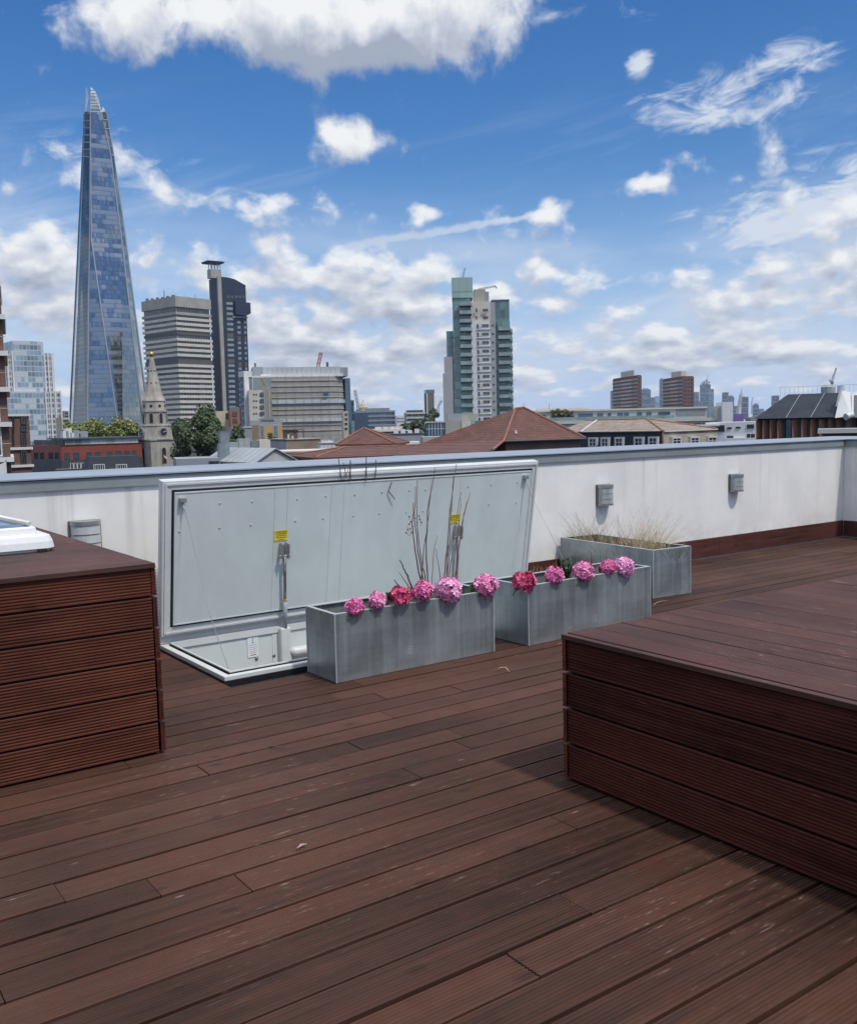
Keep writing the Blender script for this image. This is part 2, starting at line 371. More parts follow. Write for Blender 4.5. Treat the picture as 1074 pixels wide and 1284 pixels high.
# ------------------------------------------------------------------ parapet walls
def render_mat():
    mt, nt, b = newmat('white_render')
    v = coords(nt); s = N(nt, 'ShaderNodeSeparateXYZ', {0: v})
    fine = noise(nt, v, 90, 3); mid = noise(nt, v, 2.0, 5, .6)
    col = mixc(nt, maprange(nt, mid, .3, .7), (.70,.69,.665), (.80,.785,.75))
    # run-off streaks below the coping
    sv = coords(nt, (5.5, 5.5, .12)); st = noise(nt, sv, 1.0, 6, .65)
    big = noise(nt, coords(nt, (.8, .8, .05)), 1.0, 3)
    top = maprange(nt, s.outputs[2], .1, 1.1, .25, 1.0)
    k = math_(nt, 'MULTIPLY', math_(nt, 'MULTIPLY', maprange(nt, st, .50, .68), maprange(nt, big, .42, .60)), top)
    col = mixc(nt, math_(nt, 'MULTIPLY', k, .55), col, (.42,.405,.33))
    spl = math_(nt, 'MULTIPLY', maprange(nt, s.outputs[2], .42, .2), maprange(nt, noise(nt, v, 6, 5), .35, .7))
    col = mixc(nt, math_(nt, 'MULTIPLY', spl, .35), col, (.46,.44,.40))
    nt.links.new(col, b.inputs['Base Color']); b.inputs['Roughness'].default_value = .9
    bp = N(nt, 'ShaderNodeBump', {'Strength': .25, 'Distance': .003, 'Height': fine}); nt.links.new(bp.outputs[0], b.inputs['Normal'])
    return mt
render_m = render_mat()
coping_m = plain('coping_grey_blue', (.25,.285,.33), .5, .0, .08, 1.2, 0, (1, 6, 6))
flash_m = plain('flashing_grey', (.215,.245,.25), .55, .0, .10, 2.0)
outer_m = brick('parapet_outer_brick', (.25,.17,.12), (.2,.13,.1), (.35,.33,.3))
skirt_m = timber('skirting_stain', (.060,.022,.018), 'x', .15, .55)
def coping_profile(x0, x1, flip=None):
    return [(6.346,1.156),(6.346,1.165),(6.76,1.190),(6.76,1.12),(6.72,1.12),(6.72,1.15),(6.37,1.158),(6.352,1.156)]
pw = empty('parapet_wall', 'long white rendered parapet wall with grey metal coping behind the roof hatch', 'wall', (0, 6.38, 0))
MB().box(-4, 10.6, 0, .32, -.3, 1.0825).build('rendered_face', render_m, pw)
MB().box(-4, 10.6, -.022, .31, 1.083, 1.115).box(-4, 10.6, -.019, .31, 1.1151, 1.149).build('flashing', flash_m, pw)
MB().box(-4, 10.6, -.008, .31, 1.1495, 1.1555).build('shadow_gap', MATS['deck_shadow_gap'], pw)
cp = MB()
seams = [-4, -1.4, .9, 3.35, 5.02, 7.4, 9.4, 10.98]
for a, b in zip(seams, seams[1:]):
    pr = [(y-6.38, z) for y, z in coping_profile(0, 0)]
    n = len(pr); r0 = [(a+.002, p, q) for p, q in pr]; r1 = [(b-.002, p, q) for p, q in pr]
    cp.loft([r1, r0])
for a in seams[1:-1]: cp.box(a-.05, a+.05, -.0365, -.0342, 1.1565, 1.1645)
cp.build('coping', coping_m, pw)
MB().box(-4, 10.6, .325, .36, -21, 1.05).build('outer_brick', outer_m, pw)
sk = MB()
for a, b in ((-3.5, 2.0), (5.45, 8.25), (8.253, 10.575)): board(sk, (a, -.024, .012), X, Z, -Y, b-a, .186, .02, 0)
sk.build('skirting_board', skirt_m, pw)
pr_ = empty('parapet_wall', 'short white parapet wall that turns the far corner and runs towards the big timber platform', 'wall', (10.6, 6.38, 0))
MB().box(0, .3, -9, -.002, -.3, 1.0805).build('rendered_face', render_m, pr_)
MB().box(-.022, .29, -9, -.024, 1.081, 1.115).box(-.019, .29, -9, -.024, 1.1151, 1.149).build('flashing', flash_m, pr_)
MB().box(-.008, .29, -9, -.026, 1.1495, 1.1555).build('shadow_gap', MATS['deck_shadow_gap'], pr_)
q = [(-.034,1.1562),(-.034,1.165),(.38,1.190),(.38,1.12),(-.01,1.158)]
MB().loft([[(x, .375, z) for x, z in q], [(x, -9, z) for x, z in q]]).build('coping', coping_m, pr_)
MB().box(-.026, -.006, -9, -.03, .012, .196).build('skirting_board', skirt_m, pr_)
MB().box(.305, .34, -9, .36, -21, 1.05).build('outer_brick', outer_m, pr_)

# ------------------------------------------------------------------ timber boxes
def corner_posts(mb, x0, x1, y0, y1, z): pass
lb = empty('timber_plinth', 'tall box clad in fluted red-brown boards that carries the white skylight', 'timber plinth', (1.42, 4.12, 0))
f = MB(); n = 6; ph = .853/n
for k in range(n):                                                   # boards of the face towards the viewer, each a little proud of the one above
    board(f, (-4.2, -.0, .012+k*ph), X, Z, -Y, 4.2-.0105, ph-.011, .022, 9, .0036)
f.build('front_cladding', clad_x_m, lb)
f = MB()
for k in range(n): board(f, (.012+.0016*(n-k), -.001, .012+k*ph), Y, Z, X, 2.21, ph-.011, .022, 9, .0036)
f.build('end_cladding', clad_y_m, lb)
f = MB(); y = .0
while y < 2.2:
    w_ = min(.142, 2.215-y); board(f, (-4.2, y-.012, .868+rng.uniform(-.001,.001)), X, Y, Z, 4.2+.008, w_, .020, 9, .0012); y += .147
f.build('top_boards', timber('plinth_top_stain', (.068,.033,.027), 'x', .4, .5), lb)
MB().box(-4.2, -.02, .024, 2.2, .005, .846).build('core', under_m, lb)

rb = empty('timber_platform', 'wide low timber platform with fluted sides standing in front of the metal planters', 'timber platform', (2.61, 2.765, 0))
n = 4; ph = .588/n
f = MB()
for k in range(n): board(f, (-.0, -4.6, .012+k*ph), Y, Z, -X, 4.58, ph-.011, .022, 10, .0046)
f.build('side_cladding', clad_y_m, rb)
f = MB()
for k in range(n): board(f, (-.004-.001*k, .0, .012+k*ph), X, Z, Y, 3.6, ph-.011, .022, 9, .0036)
f.build('end_cladding', clad_x_m, rb)
f = MB(); x = -.010
while x < 3.58:
    wid = min(.142 if x > .0 else .030, 3.6-x)
    if x < 0: board(f, (x, -4.6, .600), Y, X, Z, 4.60, .030, .018, 0)
    else: board(f, (x, -4.6, .602+rng.uniform(-.001,.001)), Y, X, Z, 4.60+rng.uniform(-.004,.004), wid, .020, 9, .0014)
    x += wid+.008
f.build('top_boards', plat_top_m, rb)
MB().box(.026, 3.6, -4.58, -.026, .005, .578).build('core', under_m, rb)

# ------------------------------------------------------------------ skylight on the plinth
white_gloss = plain('white_gloss_shell', (.74,.74,.72), .35, 0, .05, 2)
cream_worn = plain('weathered_white_trim', (.62,.61,.54), .45, 0, .12, 6)
def glass_sky(name, c, rough=.06):
    mt, nt, b = newmat(name); b.inputs['Base Color'].default_value = (*c, 1); b.inputs['Roughness'].default_value = rough
    b.inputs['Specular IOR Level'].default_value = .9; b.inputs['Coat Weight'].default_value = .6
    nz = noise(nt, coords(nt), 3, 3); nt.links.new(mixc(nt, nz, sc3(c, .7), sc3(c, 1.4)), b.inputs['Base Color']); return mt
sk_glass = glass_sky('blue_skylight_glass', (.05,.09,.16))
SKX, SKY0, SKY1 = 1.215, 4.895, 6.2
sl_ = empty('skylight', 'white roof skylight with blue glass lying on the tall timber plinth', 'skylight', (SKX, SKY0, .868))
def ring_rect(mb, prof, x0, x1, y0, y1, r=.05):
    rings = []
    for ins, z in prof:
        pts = []
        rr = max(.005, r-ins*.3)
        for cx_, cy_, a0 in ((x1-ins-rr, y1-ins-rr, 0), (x0+ins+rr, y1-ins-rr, 90), (x0+ins+rr, y0+ins+rr, 180), (x1-ins-rr, y0+ins+rr, 270)):
            for k in range(6):
                a = math.radians(a0+90*k/5); pts.append((cx_+rr*math.cos(a), cy_+rr*math.sin(a), z))
        rings.append(pts)
    mb.loft(rings, True)
mb = MB(); ring_rect(mb, [(.02,.002),(.02,.016),(.0,.018),(.005,.05),(.016,.078),(.045,.086)], -1.4, 0, 0, SKY1-SKY0, .07); mb.build('base_shell', white_gloss, sl_, smooth=False)
mb = MB(); ring_rect(mb, [(.07,.086),(.075,.115),(.085,.122)], -1.4, 0, 0, SKY1-SKY0, .05); mb.build('upper_frame', white_gloss, sl_)
mb = MB(); ring_rect(mb, [(.10,.122),(.12,.135),(.30,.185)], -1.4, 0, 0, SKY1-SKY0, .05); mb.build('glass', sk_glass, sl_)
for s_ in (0, 1):
    mb = MB(); yy = .105 if s_ == 0 else SKY1-SKY0-.105
    mb.tube([(-.10, yy, .135), (-.31, yy+(.2 if s_ == 0 else -.2), .193)], .014, 6); mb.build('corner_bar', cream_worn, sl_)
MB().box(-.09, -.05, -.012, .02, .002, .014).build('drain_clip', plain('black_rubber', (.012,.012,.014), .5), sl_)

# ------------------------------------------------------------------ wall lamps
steel_m = plain('brushed_steel', (.40,.40,.39), .38, .75, .12, 4, 0, (1, 1, 14))
lampd_m = plain('frosted_lamp_glass', (.50,.52,.52), .35, 0, .10, 8, 0, (1, 1, .2))
lamp_old_m = plain('weathered_lamp_glass', (.40,.41,.405), .4, .1, .3, 10, 0, (1, 1, .15))
def wall_lamp(x0, w, z0, z1, label, glassm):
    t = empty('wall_lamp', label, 'wall lamp', (x0+w/2, 6.38, z0), 0, 'lamps on the white parapet wall')
    hgt = z1-z0
    MB().box(-w/2, w/2, -.025, -.001, 0, hgt).build('backplate', plain('dark_steel', (.14,.14,.145), .45, .6), t, bevel=.002)
    def half(rx, ry, z): return [(rx*math.cos(a), -.025-ry*math.sin(a), z) for a in [PI*k/14 for k in range(15)]]
    b = MB(); b.loft([half(w*.46, .085, .02), half(w*.46, .085, hgt-.03)], True); b.build('diffuser', glassm, t, smooth=False)
    b = MB(); b.loft([half(w*.48, .09, hgt-.03), half(w*.48, .09, hgt-.002)], True); b.build('top_band', steel_m, t)
    b = MB(); b.loft([half(w*.48, .09, .003), half(w*.48, .09, .018)], True); b.build('bottom_band', steel_m, t)
    for k in (1, 2):
        b = MB(); zz = .02+(hgt-.05)*k/3; b.loft([half(w*.472, .0885, zz-.0025), half(w*.472, .0885, zz+.0025)], True); b.build('hoop', steel_m if glassm is lampd_m else glassm, t)
    return t
wall_lamp(1.655, .205, .655, .878, 'half-round wall lamp with clean frosted glass showing above the tall timber plinth', lampd_m)
wall_lamp(6.46, .175, .65, .85, 'dull half-round wall lamp above the dry grass planter', lamp_old_m)
wall_lamp(8.43, .17, .665, .852, 'dull half-round wall lamp on the bare stretch of wall nearest the corner', lamp_old_m)

# ------------------------------------------------------------------ roof hatch
hatch_white = plain('hatch_white_coat', (.60,.61,.60), .4, 0, .06, 2)
hatch_panel_m = plain('hatch_grey_panel', (.585,.63,.61), .42, 0, .09, 1.1, .06, (1,.5,1))
well_m = plain('hatch_lining', (.60,.63,.615), .5, 0, .05, 1.5)
black_m = MATS['black_rubber']
rh = empty('roof_hatch', 'large grey roof access hatch with its lid standing open against the parapet', 'roof hatch', (2.085, 6.10, 0))
def frame_ring(mb, x0, x1, y0, y1, w_, z0, z1):
    o = [(x0,y0),(x1,y0),(x1,y1),(x0,y1)]; i_ = [(x0+w_,y0+w_),(x1-w_,y0+w_),(x1-w_,y1-w_),(x0+w_,y1-w_)]
    for k in range(4):
        a, b_, c_, d_ = o[k], o[(k+1)%4], i_[(k+1)%4], i_[k]
        mb.loft([[(p[0],p[1],z0) for p in (a,b_,c_,d_)], [(p[0],p[1],z1) for p in (a,b_,c_,d_)]])
CX0, CX1, CY0, CY1 = .048, 3.27, -1.035, .05                          # curb, local to the hatch
b = MB(); frame_ring(b, CX0, CX1, CY0, CY1, .042, .006, .032); b.build('curb_top', hatch_white, rh, bevel=.003)
b = MB(); frame_ring(b, CX0+.056, CX1-.056, CY0+.056, CY1-.056, .012, .0, .044); b.build('curb_lip', hatch_white, rh)
b = MB(); frame_ring(b, CX0-.006, CX1+.006, CY0-.006, CY1+.006, .04, -.025, .0055); b.build('curb_gasket', black_m, rh)
b = MB()
x0, x1, y0, y1 = CX0+.056, CX1-.056, CY0+.056, CY1-.056
b.quad((x0,y1,-1.6),(x1,y1,-1.6),(x1,y1,.036),(x0,y1,.036)); b.quad((x1,y0,-1.6),(x0,y0,-1.6),(x0,y0,.036),(x1,y0,.036))
b.quad((x0,y0,-1.6),(x0,y1,-1.6),(x0,y1,.036),(x0,y0,.036)); b.quad((x1,y1,-1.6),(x1,y0,-1.6),(x1,y0,.036),(x1,y1,.036)); b.quad((x0,y0,-1.6),(x1,y0,-1.6),(x1,y1,-1.6),(x0,y1,-1.6))
b.build('well_lining', well_m, rh)
MB().box(.05, 3.26, .012, .046, .037, .110).build('hinge_strip', hatch_white, rh)
# lid, built flat (u along the hinge, v up the lid, n towards the viewer) and tipped up on its hinge
lid_rot = math.radians(90)+math.atan2(.17, 1.04)
lid = MB(); LW, LH = 3.20, 1.055
def ring2(mb, ins, w_, n0, n1): frame_ring(mb, ins, LW-ins, ins, LH-ins, w_, n0, n1)
lid.box(.0, LW, 0, LH, -.055, -.012)
LP = Vector((.045, .0, .09))
lid_o = lid.build('lid', hatch_white, rh, LP, bevel=.004, rot=(lid_rot, 0, 0))
b = MB(); ring2(b, .002, .060, -.011, .016); b.build('lid_frame', hatch_white, lid_o, bevel=.003)
b = MB(); ring2(b, .018, .012, .0165, .024); b.build('frame_bead', hatch_white, lid_o)
b = MB(); ring2(b, .0605, .017, -.0115, .0145); b.build('lid_gasket', black_m, lid_o)
b = MB(); ring2(b, .0775, .007, -.0118, .030); b.box(.0845, LW-.0845, .0845, LH-.0845, -.0115, .0265)
for xs in (.79, .887, 1.235, 1.34, 2.107, 2.39):                     # folded seams of the liner sheet
    b.box(xs-.0018, xs+.0018, .086, LH-.086, .0267, .0290)
b.build('liner_panel', hatch_panel_m, lid_o)
rv = []
for u in (.12, .38, .62, .96, 1.18, 1.42, 1.66, 1.90, 2.05, 2.46, 2.70, 2.98):
    for v_ in (.885, .72):
        rv.append((u+rng.uniform(-.01,.01), v_+rng.uniform(-.006,.006), 0))
b = MB(); b.lathe([(.0001, .0265), (.0075, .0268), (.0068, .030), (.0035, .0315), (.0005, .0318)], 8); r0_ = b.build('rivet', plain('rivet_grey', (.52,.55,.55), .4, .1), lid_o, rv[0])
for p_ in rv[1:]: instance(r0_.data, 'rivet', lid_o, p_)
yellow_m = plain('yellow_label', (.80,.62,.03), .5, 0, .05, 5)
ink_m = plain('black_ink', (.02,.02,.02), .6); red_ink = plain('red_ink', (.45,.05,.04), .6); paper_m = plain('white_paper', (.72,.74,.74), .6, 0, .05)
def text_mesh(name, s, size, mat_, parent, loc, rot=(0,0,0), align='CENTER', extrude=.0004):
    cu = bpy.data.curves.new(name, 'FONT'); cu.body = s; cu.size = size; cu.align_x = align; cu.extrude = extrude
    tmp = bpy.data.objects.new(name, cu); COL.objects.link(tmp)
    dg = bpy.context.evaluated_depsgraph_get(); me = bpy.data.meshes.new_from_object(tmp.evaluated_get(dg))
    bpy.data.objects.remove(tmp); me.name = name; me.materials.clear(); me.materials.append(mat_)
    o = bpy.data.objects.new(name, me); COL.objects.link(o); o.parent = parent; o.location = loc; o.rotation_euler = rot; return o
def warn(u, v_):
    p = MB().box(-.051, .051, -.037, .037, 0, .0022).build('warning_label', yellow_m, lid_o, (u, v_, .0296))
    text_mesh('lettering', 'WARNING', .019, ink_m, p, (0, .018, .0028))
    k = MB()
    for r_ in range(3):
        xx = -.038
        while xx < .036:
            L = rng.uniform(.006, .015); k.box(xx, min(xx+L, .038), .008-.013*r_, .0135-.013*r_, .0022, .0029); xx += L+.004
    k.build('small_print', ink_m, p)
    MB().box(-.022, .024, -.0325, -.0275, .0022, .0029).build('red_line', red_ink, p)
warn(.845, .629); warn(2.361, .629)
def actuator(u):
    """linear actuator from the back wall of the well up to a fork bracket on the lid"""
    a = MB()
    for s_ in (-.022, .022): a.box(u+s_-.006, u+s_+.006, .47, .575, .0266, .085)
    a.tube([(u-.042, .487, .066), (u+.042, .487, .066)], .011, 8)
    br = a.build('fork_bracket', steel_m, lid_o, bevel=.002)
    root = empty_part('actuator', rh)
    top = lid_o_point(u, .487, .066); base = Vector((u+.055+.02, -.045, .02))
    d_ = top-base
    MB().tube([base+d_*.40, top], .0105, 10).build('piston_rod', plain('chromed_rod', (.30,.28,.26), .22, .85, .1, 8), root, smooth=True)
    MB().tube([base+d_*.02, base+d_*.405], .0165, 12).build('cylinder', plain('grey_tube', (.36,.38,.39), .4, .2), root, smooth=True)
    MB().tube([base+d_*.398, base+d_*.415], .0185, 12).build('collar', plain('brass_collar', (.55,.45,.22), .4, .3), root)
    bx = base.x
    MB().box(bx-.042, bx+.040, -.062, .0, -.30, .035).build('gear_housing', hatch_white, root, bevel=.012)
    MB().tube([(bx+.03, -.05, -.135), (bx+.06, -.055, -.15), (bx+.27, -.055, -.15), (bx+.30, -.055, -.15)], [.02,.036,.036,.025], 14).build('motor', hatch_white, root, smooth=True)
    MB().tube([(bx-.0, -.05, -.29), (bx+.005, -.07, -.33), (bx+.012, -.05, -.38), (bx, -.02, -.46)], .010, 8).build('power_cable', black_m, root)
    MB().box(bx-.085, bx+.01, -.010, -.001, -.5, .02).build('mounting_plate', well_m, root)
def empty_part(name, parent):
    o = bpy.data.objects.new(name, None); COL.objects.link(o); o.parent = parent; o.empty_display_size = .1; return o
def lid_o_point(u, v_, n_):
    return LP + Matrix.Rotation(lid_rot, 3, 'X') @ Vector((u, v_, n_))
actuator(.862); actuator(2.381)
lab = MB().box(-.040, .040, -.003, 0, -.075, .075).build('instruction_label', paper_m, rh, (.700, CY1-.058, -.075))
k = MB(); k.box(-.003,.003,-.0035,-.003,.03,.06); k.box(-.014,.014,-.0035,-.003,.026,.03)
for zz in (.012, -.004, -.018, -.032, -.044):
    k.box(-.032+rng.uniform(0,.006), .032-rng.uniform(0,.014), -.0035, -.003, zz-.0015, zz+.0015)
k.build('small_print', plain('grey_ink', (.25,.27,.29), .6), lab); MB().box(-.022,.022,-.0035,-.003,-.062,-.056).build('red_line', red_ink, lab)
k = MB()
for xx in (.725, .86):
    for zz in (-.165, -.225): k.lathe([(.012,0),(.012,.006),(.006,.011),(.0005,.012)], 8, (0,0,0)); k.v[-32:] = [(xx+p[0], CY1-.0565-p[2], zz+p[1]) for p in k.v[-32:]]
k.build('bolt', plain('dark_bolt', (.16,.16,.16), .4, .5), rh)
cable_m = plain('steel_cable', (.22,.22,.23), .5, .4)
def cable(u, pts, knot):
    c0 = lid_o_point(u, .925, .03)
    r_ = empty_part('safety_cable', rh)
    MB().tube([c0]+pts, .0020, 6).build('wire', cable_m, r_)
    p = lid_o_point(u, .93, .04); MB().box(p.x-.022, p.x+.022, p.y-.02, p.y+.02, p.z-.016, p.z+.016).build('anchor', steel_m, r_, bevel=.003)
    MB().tube([c0.lerp(pts[0], knot*.25), c0.lerp(pts[0], knot)], .006, 6).build('shackle', steel_m, r_)
L0 = Vector((2.085, 6.10, 0))
def hp(px, py, yw): return on_plane(px, py, Vector((0, yw, 0)), Y) - L0
cable(.125, [hp(237,660,5.86), hp(246,700,5.76), hp(255,735,5.62), hp(262,768,5.5), hp(286,838,5.10)], .35)
cable(3.05, [hp(668,626,5.85), hp(688,665,5.65), hp(706,702,5.35)], .8)

# ------------------------------------------------------------------ galvanised planters
def galv(name, tone):
    mt, nt, b = newmat(name); v = coords(nt)
    big = noise(nt, v, 2.2, 5, .6); cross = noise(nt, coords(nt, (26, 26, .8)), 1, 3); cross2 = noise(nt, coords(nt, (.9, .9, 30)), 1, 4)
    f_ = math_(nt, 'ADD', math_(nt, 'MULTIPLY', big, .72), math_(nt, 'ADD', math_(nt, 'MULTIPLY', cross, .19), math_(nt, 'MULTIPLY', cross2, .12)))
    col = mixc(nt, maprange(nt, f_, .38, .68), sc3(tone, .70), sc3(tone, 1.30))
    s = N(nt, 'ShaderNodeSeparateXYZ', {0: v})
    lowz = math_(nt, 'MULTIPLY', maprange(nt, s.outputs[2], .06, 0), maprange(nt, noise(nt, v, 9, 4), .3, .6))
    col = mixc(nt, math_(nt, 'MULTIPLY', lowz, .5), col, (.52,.54,.54))
    nt.links.new(col, b.inputs['Base Color']); b.inputs['Metallic'].default_value = .62
    nt.links.new(maprange(nt, cross, .3, .7, .26, .44), b.inputs['Roughness'])
    return mt
galv_m = galv('galvanised_steel', (.34,.385,.40)); rim_m = plain('galvanised_edge', (.50,.53,.53), .4, .4, .1, 6)
soil_m = plain('dry_soil', (.055,.042,.030), .95, 0, .4, 14, .8)
def planter(x, y, rz, Lx, Ly, Hz, label, mark):
    t = empty('metal_planter', label, 'planter', (x, y, 0), rz, 'galvanised planters on the deck')
    b = MB(); e = .004; rm = .022
    for (a0, a1, b0, b1) in ((0, Lx, 0, e), (0, Lx, Ly-e, Ly), (0, e, e, Ly-e), (Lx-e, Lx, e, Ly-e)): b.box(a0, a1, b0, b1, .004, Hz)
    b.box(e, Lx-e, e, Ly-e, .004, .02)
    b.build('box', galv_m, t)
    b = MB(); o = [(-.001,-.001),(Lx+.001,-.001),(Lx+.001,Ly+.001),(-.001,Ly+.001)]; i_ = [(rm,rm),(Lx-rm,rm),(Lx-rm,Ly-rm),(rm,Ly-rm)]
    for k in range(4):
        q_ = (o[k], o[(k+1)%4], i_[(k+1)%4], i_[k]); b.loft([[(p[0],p[1],Hz) for p in q_], [(p[0],p[1],Hz+.004) for p in q_]])
    b.build('rim', rim_m, t)
    for cx_, cy_ in ((0,0),(Lx,0),(Lx,Ly),(0,Ly)): MB().box(cx_-.0035, cx_+.0035, cy_-.0035, cy_+.0035, .004, Hz-.001).build('corner_edge', rim_m, t)
    nx, ny = 26, 9; b = MB(); vs = []
    for j in range(ny+1):
        for i in range(nx+1): vs.append((e+(Lx-2*e)*i/nx, e+(Ly-2*e)*j/ny, Hz-.075+rng.uniform(-.012,.014)))
    b.add(vs, [(j*(nx+1)+i, j*(nx+1)+i+1, (j+1)*(nx+1)+i+1, (j+1)*(nx+1)+i) for j in range(ny) for i in range(nx)]); b.build('soil', soil_m, t)
    if mark:
        b = MB(); mx, mz, w_ = mark
        for q_ in ((mx-w_,mx-w_+.003,mz-w_,mz+w_),(mx+w_-.003,mx+w_,mz-w_,mz+w_),(mx-w_+.003,mx+w_-.003,mz-w_,mz-w_+.003),(mx-w_+.003,mx+w_-.003,mz+w_-.003,mz+w_),
                   (mx-.007,mx-.003,mz-.012,mz+.012),(mx-.003,mx+.008,mz-.012,mz-.008),(mx-.001,mx+.008,mz+.003,mz+.012)):
            b.box(q_[0], q_[1], -.0012, -.0004, q_[2], q_[3])
        b.build('maker_mark', rim_m, t)
    return t
PH = .395
planter(2.615, 4.62, 0, 1.15, .335, PH, 'metal planter nearest the viewer, with six pink blooms along its rim and tall bare twigs', (.50, .115, .022))
planter(4.03, 4.59, .02, 1.185, .37, PH, 'metal planter with five pink blooms and a green weed, partly hidden by the timber platform', (.62, .10, .022))
planter(5.875, 5.165, -.075, .42, 1.17, PH, 'metal planter end-on to the wall and full of dry straw-coloured grass', None)

# ------------------------------------------------------------------ hydrangea heads laid along the rims
def petal_mat(name, c, c2):
    mt, nt, b = newmat(name); geo = nt.nodes.new('ShaderNodeNewGeometry')
    col = mixc(nt, geo.outputs['Random Per Island'], c, c2)
    nt.links.new(col, b.inputs['Base Color']); b.inputs['Roughness'].default_value = .6
    b.inputs['Subsurface Weight'].default_value = .12; b.inputs['Subsurface Radius'].default_value = (.01,.005,.008); return mt
pink_m = petal_mat('pink_petals', (.74,.17,.40), (.86,.38,.58)); pale_m = petal_mat('pale_pink_petals', (.74,.25,.50), (.88,.50,.68)); mag_m = petal_mat('magenta_petals', (.70,.12,.34), (.82,.27,.48))
crim_m = petal_mat('crimson_petals', (.50,.035,.12), (.72,.14,.27))
leaf_m = plain('bloom_leaf', (.035,.075,.025), .5, 0, .4, 20); stem_m = plain('bloom_stem', (.07,.11,.035), .6)
core_m = plain('bloom_core', (.26,.05,.15), .8)
def floret(mb, c, nrm_, r, rg, npet=4, cup=.25):
    nrm_ = nrm_.normalized(); t = nrm_.orthogonal().normalized(); t.rotate(Matrix.Rotation(rg.uniform(0, 2*PI), 3, nrm_)); s = nrm_.cross(t)
    vs = [c]; fs = []
    for k in range(npet):
        a = 2*PI*k/npet
        for da, rr, up_ in ((-.62,.62,.10),(-.42,.98,cup),(0,1.08,cup*.6),(.42,.98,cup),(.62,.62,.10)):
            p = c + (t*math.cos(a+da)+s*math.sin(a+da))*r*rr + nrm_*r*(up_+rg.uniform(-.06,.06)); vs.append(p)
        o = 1+5*k; fs += [(0,o,o+1),(0,o+1,o+2),(0,o+2,o+3),(0,o+3,o+4)]
    mb.add(vs, fs)
def leaf(mb, base, tip, wid, droop=.2, nseg=5, up=Z):
    base, tip = Vector(base), Vector(tip); d_ = tip-base; side = d_.cross(up).normalized(); nn = side.cross(d_).normalized()
    vs = []; fs = []
    for i in range(nseg+1):
        t = i/nseg; w_ = wid*math.sin(PI*min(1, t*.93+.04))**.8; p = base+d_*t-up*droop*d_.length*t*t
        vs += [p-side*w_+nn*w_*.25, p, p+side*w_+nn*w_*.25]
    for i in range(nseg):
        a = i*3; fs += [(a,a+1,a+4,a+3),(a+1,a+2,a+5,a+4)]
    mb.add(vs, fs)
def bloom(px, py, diam, yplane, mat_, label, loose=False, wide=1.0, nleaf=2, seed=1, group='pink blooms along the planter rims'):
    rg = random.Random(seed*77+5)
    c = on_plane(px, py, Vector((0, yplane, 0)), Y); r = diam/2
    t = empty('hydrangea', label, 'flower', c, 0, group)
    b = MB(); n_ = 34 if loose else int(60+diam*300)
    for i in range(n_):                                              # spread over the ball, jittered so that gaps show
        z = 1-2*(i+.5)/n_; a = i*2.39996; q_ = Vector((math.sqrt(max(0,1-z*z))*math.cos(a), math.sqrt(max(0,1-z*z))*math.sin(a), z))
        q_ = (q_+Vector((rg.uniform(-.2,.2), rg.uniform(-.2,.2), rg.uniform(-.2,.2)))).normalized()
        rr = r*(rg.uniform(.62,1.0) if loose else rg.uniform(.80,.97)); nn = (q_+Vector((rg.uniform(-.45,.45), rg.uniform(-.45,.45), rg.uniform(-.45,.45)))).normalized()
        floret(b, Vector((q_.x*rr*wide, q_.y*rr, q_.z*rr*(.92 if not loose else .85))), nn, (r*.42 if loose else .0175+diam*.03), rg, 5 if loose else 4, .35 if loose else .22)
    b.build('petals', mat_, t)
    b = MB(); b.lathe([(.001,-r*.7),(r*.45,-r*.52),(r*.68*1,0),(r*.45,r*.52),(.001,r*.7)], 10); b.build('flower_core', core_m, t)
    e = Vector((rg.uniform(-.03,.03), .10, -c.z+PH-.07)); MB().tube([(0,r*.4,-r*.3), (e.x*.5,.05,-.02), e], .004, 6).build('stem', stem_m, t)
    for k in range(nleaf):
        a = rg.uniform(-.6, .6)+(0 if k % 2 else PI); b = MB()
        leaf(b, (math.cos(a)*r*.4, .02, -r*.5), (math.cos(a)*r*1.25, rg.uniform(-.03,.05), -r*rg.uniform(.7,1.0)), r*.42, .25); b.build('leaf', leaf_m, t)
    return t
Y1, Y2 = 4.622, 4.60
bloom(445,761,.100,Y1,mag_m,'small round magenta-pink bloom at the corner end of the nearest planter', seed=1)
bloom(473,753,.094,Y1,pink_m,'small round pink bloom just below the brown-tipped weed on the nearest planter', seed=2)
bloom(502,746,.122,Y1,crim_m,'loose crimson bloom between round pink ones on the nearest planter', True, 1.0, 1, 3)
bloom(530,741,.122,Y1,mag_m,'round deep pink bloom under the twigs that carry dried seed heads', seed=4)
bloom(562,739,.165,Y1,pale_m,'largest ruffled pale pink bloom, below the taller stand of bare twigs', seed=5)
bloom(609,734,.148,Y1,pink_m,'full pink bloom beside the big dark leaf at the end of the nearest planter', seed=6, nleaf=1)
bloom(658,729,.135,Y2,crim_m,'wide loose crimson bloom on the near corner of the partly hidden planter', True, 1.2, 1, 7)
bloom(695,721,.122,Y2+.01,mag_m,'round mauve-pink bloom directly beside the green weed', seed=8)
bloom(731,716,.146,Y2+.01,pink_m,'round pink bloom between the green weed and the last pair of blooms', seed=9)
bloom(762,711,.100,Y2+.02,mag_m,'smaller bloom of the touching pair near the planter end', seed=10)
bloom(781,711,.148,Y2+.02,pale_m,'larger ruffled bloom of the touching pair near the planter end', seed=11)

